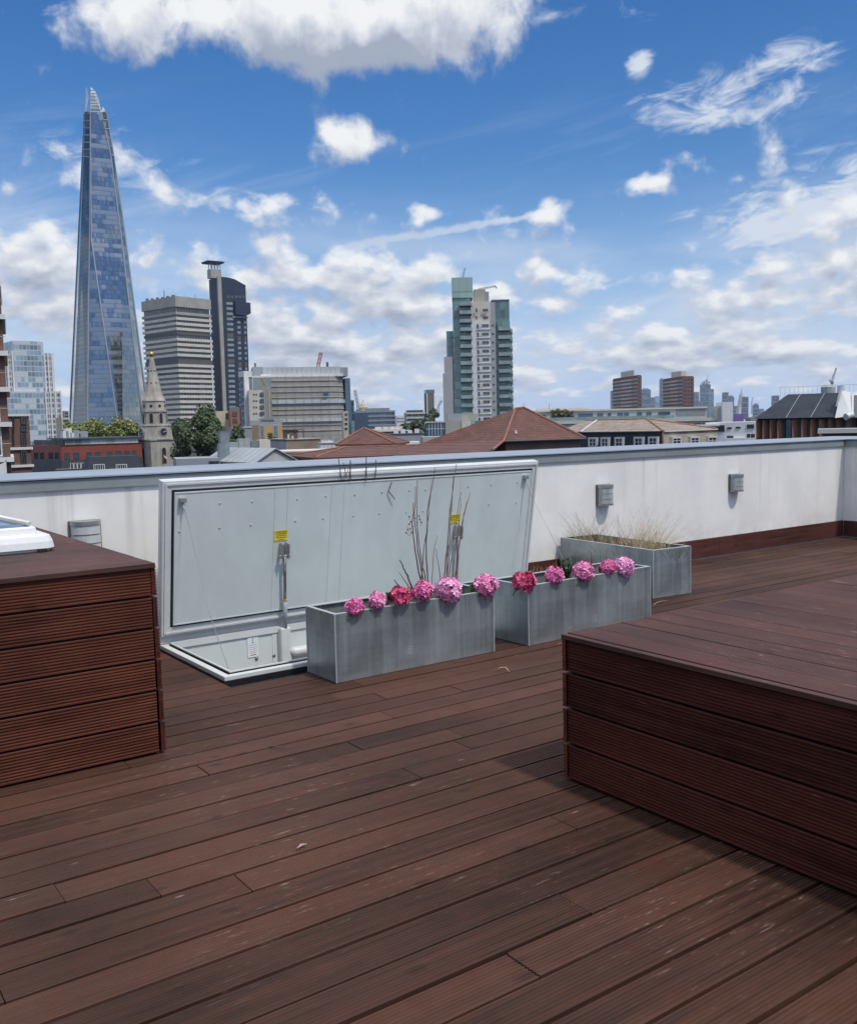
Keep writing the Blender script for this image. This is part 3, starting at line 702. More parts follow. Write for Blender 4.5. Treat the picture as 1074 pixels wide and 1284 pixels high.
# ------------------------------------------------------------------ twigs, weeds and dry grass
twig_m = plain('bare_twig', (.085,.055,.050), .8, 0, .35, 30); twig2_m = plain('grey_twig', (.15,.115,.10), .8, 0, .35, 30)
def from_px(pts, y0, y1=None):
    y1 = y0 if y1 is None else y1; n_ = len(pts)-1
    return [on_plane(px, py, Vector((0, y0+(y1-y0)*i/n_, 0)), Y) for i, (px, py) in enumerate(pts)]
def twigs(name, label, cat, stems, mat_, seeds=None):
    base = from_px(stems[0][0], 4.78)[0]; base.z = PH-.08
    t = empty(name, label, cat, base)
    for pts, r0, y0, y1 in stems:
        P = from_px(pts, y0, y1); P = [P[0]+Vector((0,0,PH-.10-P[0].z)) if P[0].z > PH-.09 else P[0]]+P
        k = len(P)
        # a slight waver between the traced points
        Q = []
        for i in range(k-1):
            for s_ in range(4): Q.append(P[i].lerp(P[i+1], s_/4)+Vector((rng.uniform(-.003,.003), rng.uniform(-.004,.004), 0)))
        Q.append(P[-1]); MB().tube([q_-base for q_ in Q], [r0*1.35*(1-.62*i/(len(Q)-1)) for i in range(len(Q))], 6).build('stem', mat_, t)
    if seeds:
        b = MB()
        for px, py in seeds:
            p = on_plane(px, py, Vector((0, 4.80, 0)), Y)-base
            b.lathe([(.0005,-.006),(.005,-.003),(.006,.002),(.0005,.007)], 6, p); b.tube([p, p+Vector((rng.uniform(-.02,.02), rng.uniform(-.01,.01), -.02))], .0012, 4)
        b.build('dried_bud', plain('dried_bud', (.16,.07,.05), .8), t)
    return t
ya, yb = 4.79, 4.83
twigs('bare_shrub', 'cluster of thin bare twigs with dried seed heads in the nearest planter', 'bare shrub', [
  ([(527,727),(520,690),(517,655),(518,630)], .0042, ya, yb), ([(530,727),(524,690),(519,650),(521,610)], .0038, ya, yb), ([(533,727),(527,695),(522,650),(523,602)], .0034, ya, yb),
  ([(536,728),(534,690),(536,640),(545,586)], .004, ya, yb), ([(528,727),(531,690),(537,645),(540,618)], .003, ya, yb), ([(541,730),(543,700),(546,680),(548,671)], .002, ya, yb), ([(552,731),(549,705),(546,688)], .0028, ya, yb)], twig_m,
  [(515,654),(517,660),(520,650),(523,655),(526,651),(511,664),(509,668),(514,663),(513,648),(519,643),(525,647),(528,655),(516,668),(513,657)])
twigs('bare_shrub', 'taller stand of bare twigs in front of the second yellow warning label', 'bare shrub', [
  ([(556,725),(560,690),(564,640),(572,582)], .0042, ya, yb), ([(559,725),(561,690),(563,650),(569,604)], .004, ya, yb), ([(561,725),(563,680),(566,640),(568,598)], .0036, ya, yb), ([(562,724),(566,700),(571,660),(578,617)], .0036, ya, yb),
  ([(568,724),(571,690),(575,655),(578,625)], .003, ya, yb), ([(572,724),(575,690),(580,650),(589,618)], .0036, ya, yb), ([(570,724),(576,680),(581,645),(585,628)], .0026, ya, yb)], twig2_m)
twigs('broken_twig', 'three short broken dark twigs leaning out beside the loose crimson bloom', 'twig', [
  ([(518,746),(512,725),(506,712),(501,702)], .0055, 4.74, 4.74), ([(514,738),(507,728),(500,718)], .003, 4.75, 4.73), ([(502,740),(498,733),(494,727)], .0045, 4.72, 4.72)], twig_m)
def weed(label, base, n_, hgt, spread, m_, tipm=None, seed=1):
    rg = random.Random(seed); base = Vector(base); t = empty('weed', label, 'weed', base)
    b = MB(); lv = MB(); tp = MB()
    for i in range(n_):
        a = rg.uniform(0, 2*PI); s_ = rg.uniform(.2, 1)*spread; top = Vector((math.cos(a)*s_, math.sin(a)*s_*.6, hgt*rg.uniform(.65,1)))
        b.tube([(0,0,-.03), top*.5+Vector((0,0,.01)), top], .0022, 5)
        for k in range(16):
            f_ = .3+.7*k/16; p = top*f_; d2 = Vector((rg.uniform(-1,1), rg.uniform(-1,1), rg.uniform(.1,.9))).normalized()
            leaf(lv, p, p+d2*rg.uniform(.018,.034), .005, .1, 3)
        if tipm:
            for k in range(7): d2 = Vector((rg.uniform(-1,1), rg.uniform(-1,1), rg.uniform(0,1))).normalized(); leaf(tp, top, top+d2*.02, .005, .1, 2)
    b.build('stem', stem_m, t); lv.build('leaves', m_, t)
    if tipm: tp.build('brown_tips', tipm, t)
    return t
weed_m = plain('weed_green', (.045,.115,.03), .6, 0, .4, 20); conif_m = plain('weed_dark_green', (.05,.10,.035), .6, 0, .35, 20)
p = on_plane(470, 752, Vector((0, 4.70, 0)), Y); weed('low green weed with brown tips rising behind the small pink blooms', (p.x, p.y, PH-.06), 9, .155, .055, conif_m, plain('brown_seed_tip', (.12,.035,.035), .8), 3)
p = on_plane(711, 722, Vector((0, 4.72, 0)), Y); weed('bushy bright green weed standing between the mauve blooms', (p.x, p.y, PH-.06), 14, .185, .06, weed_m, None, 5)
p = on_plane(752, 722, Vector((0, 4.78, 0)), Y); weed('small yellowish weed tuft between two blooms of the partly hidden planter', (p.x, p.y, PH-.05), 6, .09, .03, plain('weed_yellow', (.15,.14,.05), .7, 0, .3), None, 6)
lf = empty('leafy_sprig', 'sprig of large dark green leaves beside the full pink bloom', 'plant', on_plane(590, 745, Vector((0, 4.68, 0)), Y))
MB().tube([(0,.03,-.08),(0,.02,0),(.02,0,.02)], .004, 6).build('stem', stem_m, lf)
for d2, w_ in (((.075,-.01,.055),.032),((-.06,-.02,.02),.028),((.03,.0,-.03),.028),((.045,.02,.07),.026)):
    b = MB(); leaf(b, (0,0,0), d2, w_, .1, 6, Vector((0,-.75,.65))); b.build('leaf', leaf_m, lf)
lf = empty('leafy_sprig', 'dark leaves lying between the small pink bloom and the loose crimson one', 'plant', on_plane(488, 752, Vector((0, 4.66, 0)), Y))
MB().tube([(0,.05,-.08),(0,.02,0)], .004, 6).build('stem', stem_m, lf)
for d2, w_ in (((-.03,-.01,.05),.022),((.05,-.01,-.01),.02),((-.02,.02,-.02),.02)):
    b = MB(); leaf(b, (0,0,0), d2, w_, .1, 6, Vector((0,-.75,.65))); b.build('leaf', leaf_m, lf)
straw_m = plain('straw', (.36,.26,.13), .8, 0, .35, 30); straw2 = plain('pale_straw', (.46,.37,.23), .8, 0, .3, 30); dead_m = plain('dead_growth', (.075,.055,.035), .9, 0, .4, 25)
def tuft(label, base, n_, L, lean, spread, m_, seed, rw=.0010, head=False, flat=.0):
    rg = random.Random(seed); t = empty('dry_grass_tuft', label, 'dry grass', base, 0, 'tufts of dry grass')
    b = MB()
    for i in range(n_):
        a = rg.uniform(0, 2*PI); l_ = L*rg.uniform(.25, 1)**1.3
        d0 = Vector((math.cos(a)*spread+rg.gauss(0,.25), math.sin(a)*spread+rg.gauss(0,.25), 1))+Vector(lean); d0.normalize()
        o = Vector((rg.gauss(0,.07), rg.gauss(0,.12), -.02)); bend = Vector((lean[0], lean[1], -.5-flat))*rg.uniform(.2,.9)
        P = [o+d0*l_*s_+bend*l_*s_*s_*.45 for s_ in (0,.25,.5,.75,1)]
        b.tube(P, [rw, rw, rw*.85, rw*.6, rw*.3], 3, False)
        if head and rg.random() < .5:
            for k in range(5):
                q_ = P[3].lerp(P[4], k/4); b.tube([q_, q_+Vector((rg.uniform(-.02,.02), rg.uniform(-.02,.02), rg.uniform(-.01,.02)))], .0006, 3, False)
    b.build('blades', m_, t); return t
z3 = PH-.06
def p3(u, v_): a = -.075; return (5.875+u*math.cos(a)-v_*math.sin(a), 5.165+u*math.sin(a)+v_*math.cos(a), z3)
tuft('wispy pale grass at the wall end of the dry planter', p3(.2,.98), 200, .46, (-.25,-.05,0), .55, straw2, 1, head=True)
tuft('low straw thatch in the middle of the dry planter', p3(.2,.66), 260, .27, (.15,-.1,0), .9, straw_m, 2, flat=.4)
tuft('tall feathery pale grass fanning up by the near end of the dry planter', p3(.22,.36), 300, .50, (.28,.05,0), .45, straw2, 3, head=True)
tuft('short brown dead stubble at the near corner of the dry planter', p3(.2,.15), 220, .20, (.1,0,0), .9, dead_m, 4)
tuft('dark dead growth in the centre of the dry planter', p3(.16,.52), 200, .18, (0,0,0), .9, dead_m, 5, .0014)
tuft('long straw bending over the far side of the dry planter onto the deck', p3(.37,.45), 110, .40, (1.0,.15,-.1), .35, straw_m, 6, flat=.7)
for i, (px, yy, lab_) in enumerate(((672,6.2,'dry grass growing at the wall foot just past the open hatch lid'), (688,6.22,'dry grass at the wall foot between the hatch lid and the dry planter'))):
    q_ = on_plane(px, 712, Vector((0, yy, 0)), Y); tuft(lab_, (q_.x, yy, .02), 130, .30, (0,-.1,0), .5, straw_m, 10+i, .0016, flat=.2)
q_ = on_plane(737, 722, Vector((0, 4.86, 0)), Y); tuft('thin blond grass blades behind a round pink bloom', (q_.x, 4.86, PH-.06), 22, .30, (-.1,0,0), .25, straw_m, 14, .0012)
# litter on the deck
def litter(name, label, cat, px, py, pts, r, m_):
    c = on_plane(px, py, Vector((0,0,.004)), Z); t = MB().tube(pts, r, 6).build(name, m_, None, c, True); tag(t, label, cat); return t
litter('dry_leaf_stalk', 'curled dry stalk lying on the deck before the nearest planter', 'dry stalk', 630, 842, [(-.02,.03,.006),(.005,.02,.018),(.018,-.01,.02),(.012,-.045,.006)], [.003,.0045,.0045,.002], straw_m)
litter('wood_chip', 'pale wood chip lying alone on the middle of the deck', 'wood chip', 378, 1063, [(-.02,-.004,.004),(0,.002,.008),(.022,.004,.005)], [.003,.0055,.0025], plain('pale_wood', (.34,.29,.23), .8, 0, .3, 40))
litter('dry_twig', 'forked dry twig on the deck near the dry planter end', 'twig', 826, 757, [(-.10,-.03,.004),(-.03,0,.012),(.06,.03,.008),(.13,.03,.004)], [.002,.003,.003,.0015], straw_m)
litter('wood_splinter', 'thin dark splinter on the deck boards below the hatch corner', 'splinter', 345, 938, [(-.02,.02,.004),(0,0,.008),(.03,-.03,.004)], [.002,.003,.001], twig_m)
# twig ends caught on the top edge of the hatch lid
tw = empty('twig_sprig', 'small sprig of broken twigs caught on the top edge of the open hatch lid', 'twig', on_plane(445, 600, Vector((0, 5.902, 0)), Y))
for pts, r in (([(428,602),(426,588),(424,574)], .004), ([(434,600),(432,588),(430,580)], .003), ([(439,602),(439,588),(439,577)], .005), ([(459,603),(459,590),(459,573)], .005), ([(470,600),(471,590),(471,576)], .004), ([(430,602),(436,590),(441,580)], .002)):
    P = [q_-tw.location for q_ in from_px(pts, 5.902)]; MB().tube(P, [r, r*.9, r*.7], 6).build('stem', twig_m, tw)
ct = empty('bent_twig', 'short bent twig clinging to the hatch lid liner near the top', 'twig', on_plane(489, 612, Vector((0, 5.918, 0)), Y))
MB().tube([q_-ct.location for q_ in from_px([(491,604),(487,616),(495,626)], 5.918)], [.003,.0045,.003], 6).build('stem', twig_m, ct)
# ------------------------------------------------------------------ the city beyond the parapet
conc_m = plain('concrete', (.36,.335,.29), .85, 0, .14, .15); conc_l = plain('pale_concrete', (.56,.52,.445), .8, 0, .1, .2); stone_m = plain('portland_stone', (.36,.33,.28), .85, 0, .28, .6, 0, (1,1,.5))
white_c = plain('white_cladding', (.66,.655,.64), .6, 0, .07, .3); grey_c = plain('grey_cladding', (.27,.29,.31), .55, 0, .1, .3); dark_c = plain('dark_cladding', (.055,.058,.065), .6, 0, .2, .3)
glass_m = glass_sky('dark_window_glass', (.03,.04,.05), .1); bglass_m = glass_sky('blue_window_glass', (.05,.10,.15), .08)
frame_w = plain('white_window_frame', (.60,.60,.59), .5, 0, .04); frame_d = plain('dark_window_frame', (.06,.065,.07), .5)
brown_b = brick('brown_brick', (.16,.065,.045), (.12,.05,.04), (.22,.17,.14)); tan_b = brick('tan_brick', (.30,.21,.14), (.25,.18,.12), (.3,.26,.2)); yel_b = brick('yellow_brick', (.42,.29,.13), (.36,.25,.12), (.36,.3,.2))
red_c = plain('terracotta_cladding', (.23,.055,.035), .6, 0, .12, .4); slate_m = plain('slate', (.026,.033,.043), .75, 0, .2, .8, 0, (1,1,1), .25)
zinc_m = plain('zinc_roof', (.36,.38,.37), .5, .1, .10, .4); metal_c = plain('city_steel', (.20,.21,.22), .5, .4); blue_far = plain('far_blue_tower', (.10,.14,.19), .4, 0, .2, .02); cream_c = plain('cream_render', (.52,.45,.33), .8, 0, .08, .4)
def roof_tiles(name, c, row=.32):
    mt, nt, b = newmat(name); t = nt.nodes.new('ShaderNodeTexCoord'); s = N(nt, 'ShaderNodeSeparateXYZ', {0: t.outputs['Object']})
    v = math_(nt, 'FRACT', math_(nt, 'DIVIDE', s.outputs[2], row)); n1 = noise(nt, t.outputs['Object'], .8, 6, .65); n2 = noise(nt, coords(nt, (2.6,2.6,6)), 1, 2)
    col = mixc(nt, maprange(nt, n1, .3, .7), sc3(c, .72), sc3(c, 1.3)); col = mixc(nt, maprange(nt, n2, .62, .75, 0, .5), col, sc3(c, 2.2))
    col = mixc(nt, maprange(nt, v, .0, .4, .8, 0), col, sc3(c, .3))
    lich = math_(nt, 'MULTIPLY', maprange(nt, noise(nt, t.outputs['Object'], 1.6, 6, .7), .62, .7), .5); col = mixc(nt, lich, col, (.24,.15,.06))
    nt.links.new(col, b.inputs['Base Color']); b.inputs['Roughness'].default_value = .8; return mt
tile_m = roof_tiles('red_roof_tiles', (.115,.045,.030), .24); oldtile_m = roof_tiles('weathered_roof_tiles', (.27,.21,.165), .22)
WINC = {}
def win_mesh(w, h, fr, gl, bars, t):
    key = (round(w,2), round(h,2), fr.name, gl.name, bars, round(t,3))
    if key not in WINC:
        b = MB(); d = .14
        for a in ((-w/2,-w/2+t,0,h),(w/2-t,w/2,0,h),(-w/2+t,w/2-t,0,t),(-w/2+t,w/2-t,h-t,h)): b.box(a[0], a[1], -d, .0, a[2], a[3])
        for k in range(1, bars): x = -w/2+w*k/bars; b.box(x-t*.4, x+t*.4, -d*.8, 0, t, h-t)
        b.cur = 1; b.box(-w/2+t, w/2-t, -.05, -.002, t, h-t)
        me = bpy.data.meshes.new('window'); me.from_pydata(b.v, [], b.f); me.materials.append(fr); me.materials.append(gl); me.polygons.foreach_set('material_index', b.m); me.update(); WINC[key] = me
    return WINC[key]
def isect(c, u, px, py):                                             # distance along u from c to the vertical plane through a pixel column
    r = ray(px, py); n = Vector((-r.y, r.x)); return -(Vector((c.x, c.y))-Vector((0,0))).dot(n)/Vector((u.x, u.y)).dot(n)
class Block:
    """a building by the photo columns of its near corner and of the two ends of its visible faces; local x runs along the face to the right, y along the one to the left"""
    def __init__(s, name, label, cat, pl, pc, pr, ytop, d, yaw, mat_, py=525, depth=None, zb=GZ, group=None, body=True):
        s.C = W(pc, py, d); r = ray(pc, py); fwd = Vector((r.x, r.y, 0)).normalized(); rt = Vector((fwd.y, -fwd.x, 0))
        s.u = rt*math.cos(yaw)+fwd*math.sin(yaw); s.w = fwd*math.cos(yaw)-rt*math.sin(yaw)
        s.LR = isect(s.C, s.u, pr, py); s.LL = depth if (pl is None or pl == pc) else isect(s.C, s.w, pl, py)
        s.o = Vector((s.C.x, s.C.y, zb)); s.H = on_plane(pc, ytop, s.o, s.w).z-zb if True else 0
        s.H = W(pc, ytop, d).z-zb; s.d = d
        s.root = empty(name, label, cat, s.o, math.atan2(s.u.y, s.u.x), group)
        if body: s.box('wall', mat_, 0, s.LR, 0, s.LL, 0, s.H)
    def box(s, name, m_, x0, x1, y0, y1, z0, z1, parent=None, bevel=0): return MB().box(x0,x1,y0,y1,z0,z1).build(name, m_, parent or s.root, bevel=bevel)
    def pt(s, face, px, py):                                         # pixel -> (distance along the face, height)
        p = on_plane(px, py, s.o, s.w if face == 'R' else s.u)-s.o
        return (p.dot(s.u) if face == 'R' else p.dot(s.w)), p.z
    def win(s, face, px0, px1, py0, py1, fr=None, gl=None, bars=1, t=.09, name='window'):
        a0, z1 = s.pt(face, px0, (py0)); a1, z0 = s.pt(face, px1, py1); a2, z2 = s.pt(face, (px0+px1)/2, py0); a3, z3 = s.pt(face, (px0+px1)/2, py1)
        return s.winm(face, min(a0,a1), max(a0,a1), z3, z2, fr, gl, bars, t, name)
    def winm(s, face, a0, a1, z0, z1, fr=None, gl=None, bars=1, t=.09, name='window'):
        w, h = a1-a0, z1-z0; me = win_mesh(w, h, fr or frame_d, gl or glass_m, bars, min(t, w*.2, h*.2)); a = (a0+a1)/2
        if face == 'R': return instance(me, name, s.root, (a, -.001, z0))
        return instance(me, name, s.root, (-.001, a, z0), (0, 0, -PI/2))
    def gable_x(s, m_, z0, z1, y0, y1, x0, x1, over=0.0, hip0=0.0, hip1=0.0, name='roof'):
        ym = (y0+y1)/2; b = MB()
        v = [(x0-over,y0-over,z0),(x1+over,y0-over,z0),(x1+over,y1+over,z0),(x0-over,y1+over,z0),(x0+hip0-over,ym,z1),(x1-hip1+over,ym,z1)]
        b.add(v, [(0,1,5,4),(2,3,4,5),(3,0,4),(1,2,5),(3,2,1,0)]); return b.build(name, m_, s.root)
def antenna(parent, pts, r=.12, name='antenna', m_=None): return MB().tube(pts, r, 5).build(name, m_ or metal_c, parent)

# the ground and the far-off mass of the city
gd = MB(); gd.lathe([(.01,0),(60,0),(400,0),(2000,0),(6800,0)], 64); gmt = plain('city_ground', (.12,.12,.11), .95, 0, .4, .01)
structure(gd.build('ground', gmt, None, (0,0,GZ)))
rf = random.Random(5); b = MB()
for i in range(420):
    px = rf.uniform(-60, 1140); d = rf.uniform(700, 4200); c = W(px, 520, d); w_ = rf.uniform(12, 45); h_ = rf.uniform(6, 17)*(.8+d/5000); a = rf.uniform(0, 1.5)
    cs, sn = math.cos(a)*w_/2, math.sin(a)*w_/2; b.cur = rf.randrange(4)
    b.prism([(c.x+cs-sn, c.y+sn+cs), (c.x-cs-sn, c.y-sn+cs), (c.x-cs+sn, c.y-sn-cs), (c.x+cs+sn, c.y+sn-cs)], GZ, GZ+h_)
o = b.build('distant_rooftops', [plain('far_roof_grey', (.2,.2,.2), .8), plain('far_roof_brown', (.2,.15,.12), .8), plain('far_roof_pale', (.36,.35,.33), .8), plain('far_roof_dark', (.09,.1,.1), .8)])
tag(o, 'low distant rooftops filling the city out to the skyline', 'rooftops'); o['kind'] = 'stuff'
b = MB()
for i in range(5200):
    px = rf.uniform(-60, 1140); d = rf.choice((600, 900, 1400, 2200))*rf.uniform(.9,1.1); c = W(px, 520, d); z = GZ+rf.uniform(1, 11)*(.6+.5*math.sin(px*.05+d)); k = rf.uniform(1.0, 2.2)
    n_ = Vector((rf.uniform(-1,1), rf.uniform(-1,1), rf.uniform(.1,1))).normalized(); t_ = n_.orthogonal().normalized()*k; q_ = n_.cross(t_); p = Vector((c.x+rf.gauss(0,5), c.y+rf.gauss(0,5), z)); b.quad(p-t_-q_, p+t_-q_, p+t_+q_, p-t_+q_)
o = b.build('distant_trees', plain('far_foliage', (.045,.075,.03), .9, 0, .3, .05)); tag(o, 'far-off belts of street trees between the distant rooftops', 'trees'); o['kind'] = 'stuff'

# --- trees with trunk, limbs and clumped leaves
def leaf_mat(name, c):
    mt, nt, b_ = newmat(name); geo = nt.nodes.new('ShaderNodeNewGeometry'); nz = noise(nt, coords(nt), .35, 4)
    f_ = math_(nt, 'ADD', math_(nt, 'MULTIPLY', geo.outputs['Random Per Island'], .5), math_(nt, 'MULTIPLY', nz, .6))
    nt.links.new(mixc(nt, maprange(nt, f_, .2, .9), sc3(c, .55), sc3(c, 1.6)), b_.inputs['Base Color']); b_.inputs['Roughness'].default_value = .6; return mt
bark_m = plain('bark', (.09,.07,.05), .9, 0, .3, 2)
def tree(label, px, pytop, d, wide_px, m_, seed, ls=.42, n_=4200, zb=GZ, name='tree', group='trees among the city buildings', flat=1.0):
    rg = random.Random(seed); base = W(px, 530, d); base.z = zb; top = W(px, pytop, d).z-zb; R = wide_px/2*d/F*1.0
    t = empty(name, label, 'tree', base, rg.uniform(0,6), group)
    ch = min(top*.82, R*2.2*flat); cz = top-ch/2
    b = MB(); b.tube([(0,0,0),(.1,0,cz*.5),(0,.1,cz),(0,0,top-ch*.2)], [R*.09,R*.075,R*.05,R*.015], 8)
    blobs = []
    for i in range(16):
        a = rg.uniform(0,2*PI); q_ = rg.uniform(.25,.78); z = cz+rg.uniform(-.36,.40)*ch; sh = math.sqrt(max(.1, 1-((z-cz)/(ch*.56))**2)); p = Vector((math.cos(a)*R*q_*sh, math.sin(a)*R*q_*sh, z)); blobs.append((p, R*rg.uniform(.24,.42)))
        b.tube([(0,0,max(cz*.6, cz-ch*.3)), p*.5+Vector((0,0,cz*.42)), p], [R*.035,R*.022,R*.008], 5)
    b.build('trunk', bark_m, t)
    b = MB()
    for i in range(n_):
        p, r_ = blobs[i % len(blobs)]; q_ = Vector((rg.gauss(0,1), rg.gauss(0,1), rg.gauss(0,1))).normalized()*r_*rg.uniform(.5,1.08)
        nn = (q_.normalized()+Vector((rg.uniform(-.7,.7), rg.uniform(-.7,.7), rg.uniform(-.2,.9)))).normalized(); tt = nn.orthogonal().normalized(); tt.rotate(Matrix.Rotation(rg.uniform(0,6.28),3,nn)); k = ls*rg.uniform(.6,1.3); s_ = nn.cross(tt)*k*.7; tt = tt*k
        c_ = p+q_; b.add([c_-tt, c_-s_+nn*k*.15, c_+tt, c_+s_+nn*k*.15], [(0,1,2,3)])
    b.build('crown', m_, t); return t
lime_m = leaf_mat('plane_tree_leaves', (.17,.19,.045)); dark_l = leaf_mat('dark_tree_leaves', (.05,.075,.024)); mid_l = leaf_mat('mid_tree_leaves', (.055,.085,.028))

# --- tall pointed glass tower
def shard():
    D = 820.0; GZs = GZ; base = W(137, 527, D); base.z = GZs
    t = empty('glass_spire_tower', 'very tall pointed glass skyscraper with a splintered open top', 'skyscraper', base)
    # rings of corners by height: (photo row, columns, distance of each)
    cols = {527: [87.5, 91.5, 110, 147, 178.5, 186.5], 300: [98.2, 101, 112.3, 114.5, 152.5, 157.5], 190: [103.4, 105.2, 112.8, 113.4, 138.3, 142.0], 140: [105.6, 107.0, 112.9, 113.2, 127, 133.5]}
    dd = {527: [26, 12, -24, -30, -14, 4], 300: [16, 8, -10, -12, -6, 4], 190: [8, 4, -5, -6, -3, 3], 140: [5, 2, -3, -3.5, -2, 2]}
    rows = [527, 300, 190, 140]
    def P(row, i): p = W(cols[row][i], row, D+dd[row][i]); return p-base
    glass = {}
    def shard_glass(name, seed, dark, pale, fr, pu=1.5, pv=3.7):
        mt, nt, bb = newmat(name); uv = nt.nodes.new('ShaderNodeUVMap'); s_ = N(nt, 'ShaderNodeSeparateXYZ', {0: uv.outputs[0]})
        u = math_(nt, 'DIVIDE', s_.outputs[0], pu); v = math_(nt, 'DIVIDE', s_.outputs[1], pv); fu, fv = math_(nt, 'FLOOR', u), math_(nt, 'FLOOR', v)
        def wn(a, c, sd):
            q_ = N(nt, 'ShaderNodeCombineXYZ', {0: a, 1: c, 2: sd}); return N(nt, 'ShaderNodeTexWhiteNoise', {'Vector': q_.outputs[0]}).outputs[0]
        one = wn(fu, fv, seed); grp_ = wn(math_(nt, 'FLOOR', math_(nt, 'DIVIDE', math_(nt, 'ADD', u, math_(nt, 'MULTIPLY', wn(fv, 0.0, seed+3), 9)), 9.0)), fv, seed+1); flo = wn(math_(nt,'FLOOR', math_(nt,'DIVIDE',fv,3.0)), 1.0, seed+2)
        k = math_(nt, 'ADD', math_(nt, 'MULTIPLY', one, .16), math_(nt, 'ADD', math_(nt, 'MULTIPLY', grp_, .46), math_(nt, 'MULTIPLY', flo, .38)))
        blind = maprange(nt, k, fr+.03, fr-.03, 0, 1)
        c_ = mixc(nt, one, sc3(dark, .72), sc3(dark, 1.25)); c_ = mixc(nt, blind, c_, pale)
        ln = math_(nt, 'MAXIMUM', math_(nt, 'LESS_THAN', math_(nt, 'FRACT', v), .16), math_(nt, 'LESS_THAN', math_(nt, 'FRACT', u), .10))
        c_ = mixc(nt, math_(nt, 'MULTIPLY', ln, .8), c_, (.16,.19,.22))
        nt.links.new(c_, bb.inputs['Base Color']); nt.links.new(math_(nt, 'ADD', math_(nt, 'MULTIPLY', blind, .22), .05), bb.inputs['Roughness']); bb.inputs['Specular IOR Level'].default_value = .15 if name.endswith('dark') else .9; bb.inputs['Coat Weight'].default_value = .15 if name.endswith('dark') else 1.0; bb.inputs['Coat Roughness'].default_value = .04; nt.links.new(maprange(nt, blind, 0, 1, .82, .72, False), bb.inputs['Metallic'])
        return mt
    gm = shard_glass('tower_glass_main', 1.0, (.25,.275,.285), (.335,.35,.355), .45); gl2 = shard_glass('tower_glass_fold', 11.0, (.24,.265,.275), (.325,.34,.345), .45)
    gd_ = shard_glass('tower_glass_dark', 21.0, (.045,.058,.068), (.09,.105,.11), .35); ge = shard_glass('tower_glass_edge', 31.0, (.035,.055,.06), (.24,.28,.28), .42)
    def facet(i, j, mats, r0=0, r1=3, name='glass_facet', over=0.0):
        vs, fs, uvs = [], [], []; vlen = 0
        for k in range(r0, r1+1):
            a, c_ = P(rows[k], i), P(rows[k], j)
            if k == 0:                                               # carry the facet down to street level
                a2, c2 = P(rows[1], i), P(rows[1], j); f_ = (0-a.z)/(a2.z-a.z); g_ = (0-c_.z)/(c2.z-c_.z); a, c_ = a+(a2-a)*f_, c_+(c2-c_)*g_
            vs += [a, c_]; L = (Vector((c_.x,c_.y))-Vector((a.x,a.y))).length; uvs += [(-L/2+200, a.z), (L/2+200, c_.z)]
        n_ = r1-r0
        for k in range(n_): fs.append((2*k, 2*k+1, 2*k+3, 2*k+2))
        # thin slab: a second skin half a metre inside
        mid = Vector((0,40,60)); m0 = len(vs); ins = [p+Vector((-p.x, 30-p.y, 0)).normalized()*.6 for p in vs]; allv = vs+ins
        nf = [tuple(m0+x for x in reversed(f_)) for f_ in fs]
        edge = [(0,2*0+m0,1+m0,1)]+[(2*k, 2*k+2, 2*k+2+m0, 2*k+m0) for k in range(n_)]+[(2*k+1, 2*k+1+m0, 2*k+3+m0, 2*k+3) for k in range(n_)]+[(2*n_, 2*n_+1, 2*n_+1+m0, 2*n_+m0)]
        b_ = MB(); b_.add(allv, fs+nf+edge); o_ = b_.build(name, mats, t); ul = o_.data.uv_layers.new(name='UVMap'); au = uvs+uvs
        for lp in o_.data.loops: ul.data[lp.index].uv = au[lp.vertex_index]
        return o_
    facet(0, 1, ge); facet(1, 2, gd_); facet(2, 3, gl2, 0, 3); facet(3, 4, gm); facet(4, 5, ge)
    # back, closing the body
    for (a_, b__) in ((5, 0),):
        bk = MB(); r_ = []
        for row in rows:
            p0, p1 = P(row, 5), P(row, 0); c0 = (p0+p1)/2+Vector((.57,.82,0)).normalized()*(p0-p1).length*.45; r_.append([p0, p0.lerp(c0,.8), p1.lerp(c0,.8), p1])
        d0 = [q_-(r_[1][k]-q_)*(q_.z/(r_[1][k].z-q_.z)) for k, q_ in enumerate(r_[0])]; bk.loft([d0]+r_[1:], False, False); o_ = bk.build('rear_glass', gd_, t); ul = o_.data.uv_layers.new(name='UVMap')
        for lp in o_.data.loops: v_ = o_.data.vertices[lp.vertex_index].co; ul.data[lp.index].uv = (v_.x+v_.y, v_.z)
    # fins running up the facet edges
    st = plain('tower_edge_steel', (.34,.36,.36), .4, .3)
    for i, rr in ((0,.9),(2,.7),(3,.6),(4,.8),(5,.9)):
        pts = [P(r_, i) for r_ in rows]; f_ = pts[0]-(pts[1]-pts[0])*(pts[0].z/(pts[1].z-pts[0].z)); MB().tube([f_]+pts[1:], [rr, rr*.8, rr*.6, rr*.5], 4).build('edge_fin', st, t)
    # splintered crown
    lace = plain('crown_glass', (.55,.62,.68), .12, 0, .2, .05, spec=1.0)
    def sliver(pts, name='crown_splinter', m_=None, th=.7):
        q_ = [W(px, py, D+dz)-base for px, py, dz in pts]; back = Vector((.5,.8,0))*th; n_ = len(q_); MB().add(q_+[p+back for p in q_], [tuple(range(n_))]+[tuple(reversed(range(n_,2*n_)))]+[(k,(k+1)%n_+0,(k+1)%n_+n_,k+n_) for k in range(n_)]) if False else None
        b_ = MB(); b_.add(q_+[p+back for p in q_], [tuple(range(n_)), tuple(reversed(range(n_, 2*n_)))]+[(k, k+n_, (k+1)%n_+n_, (k+1)%n_) for k in range(n_)]); return b_.build(name, m_ or lace, t)
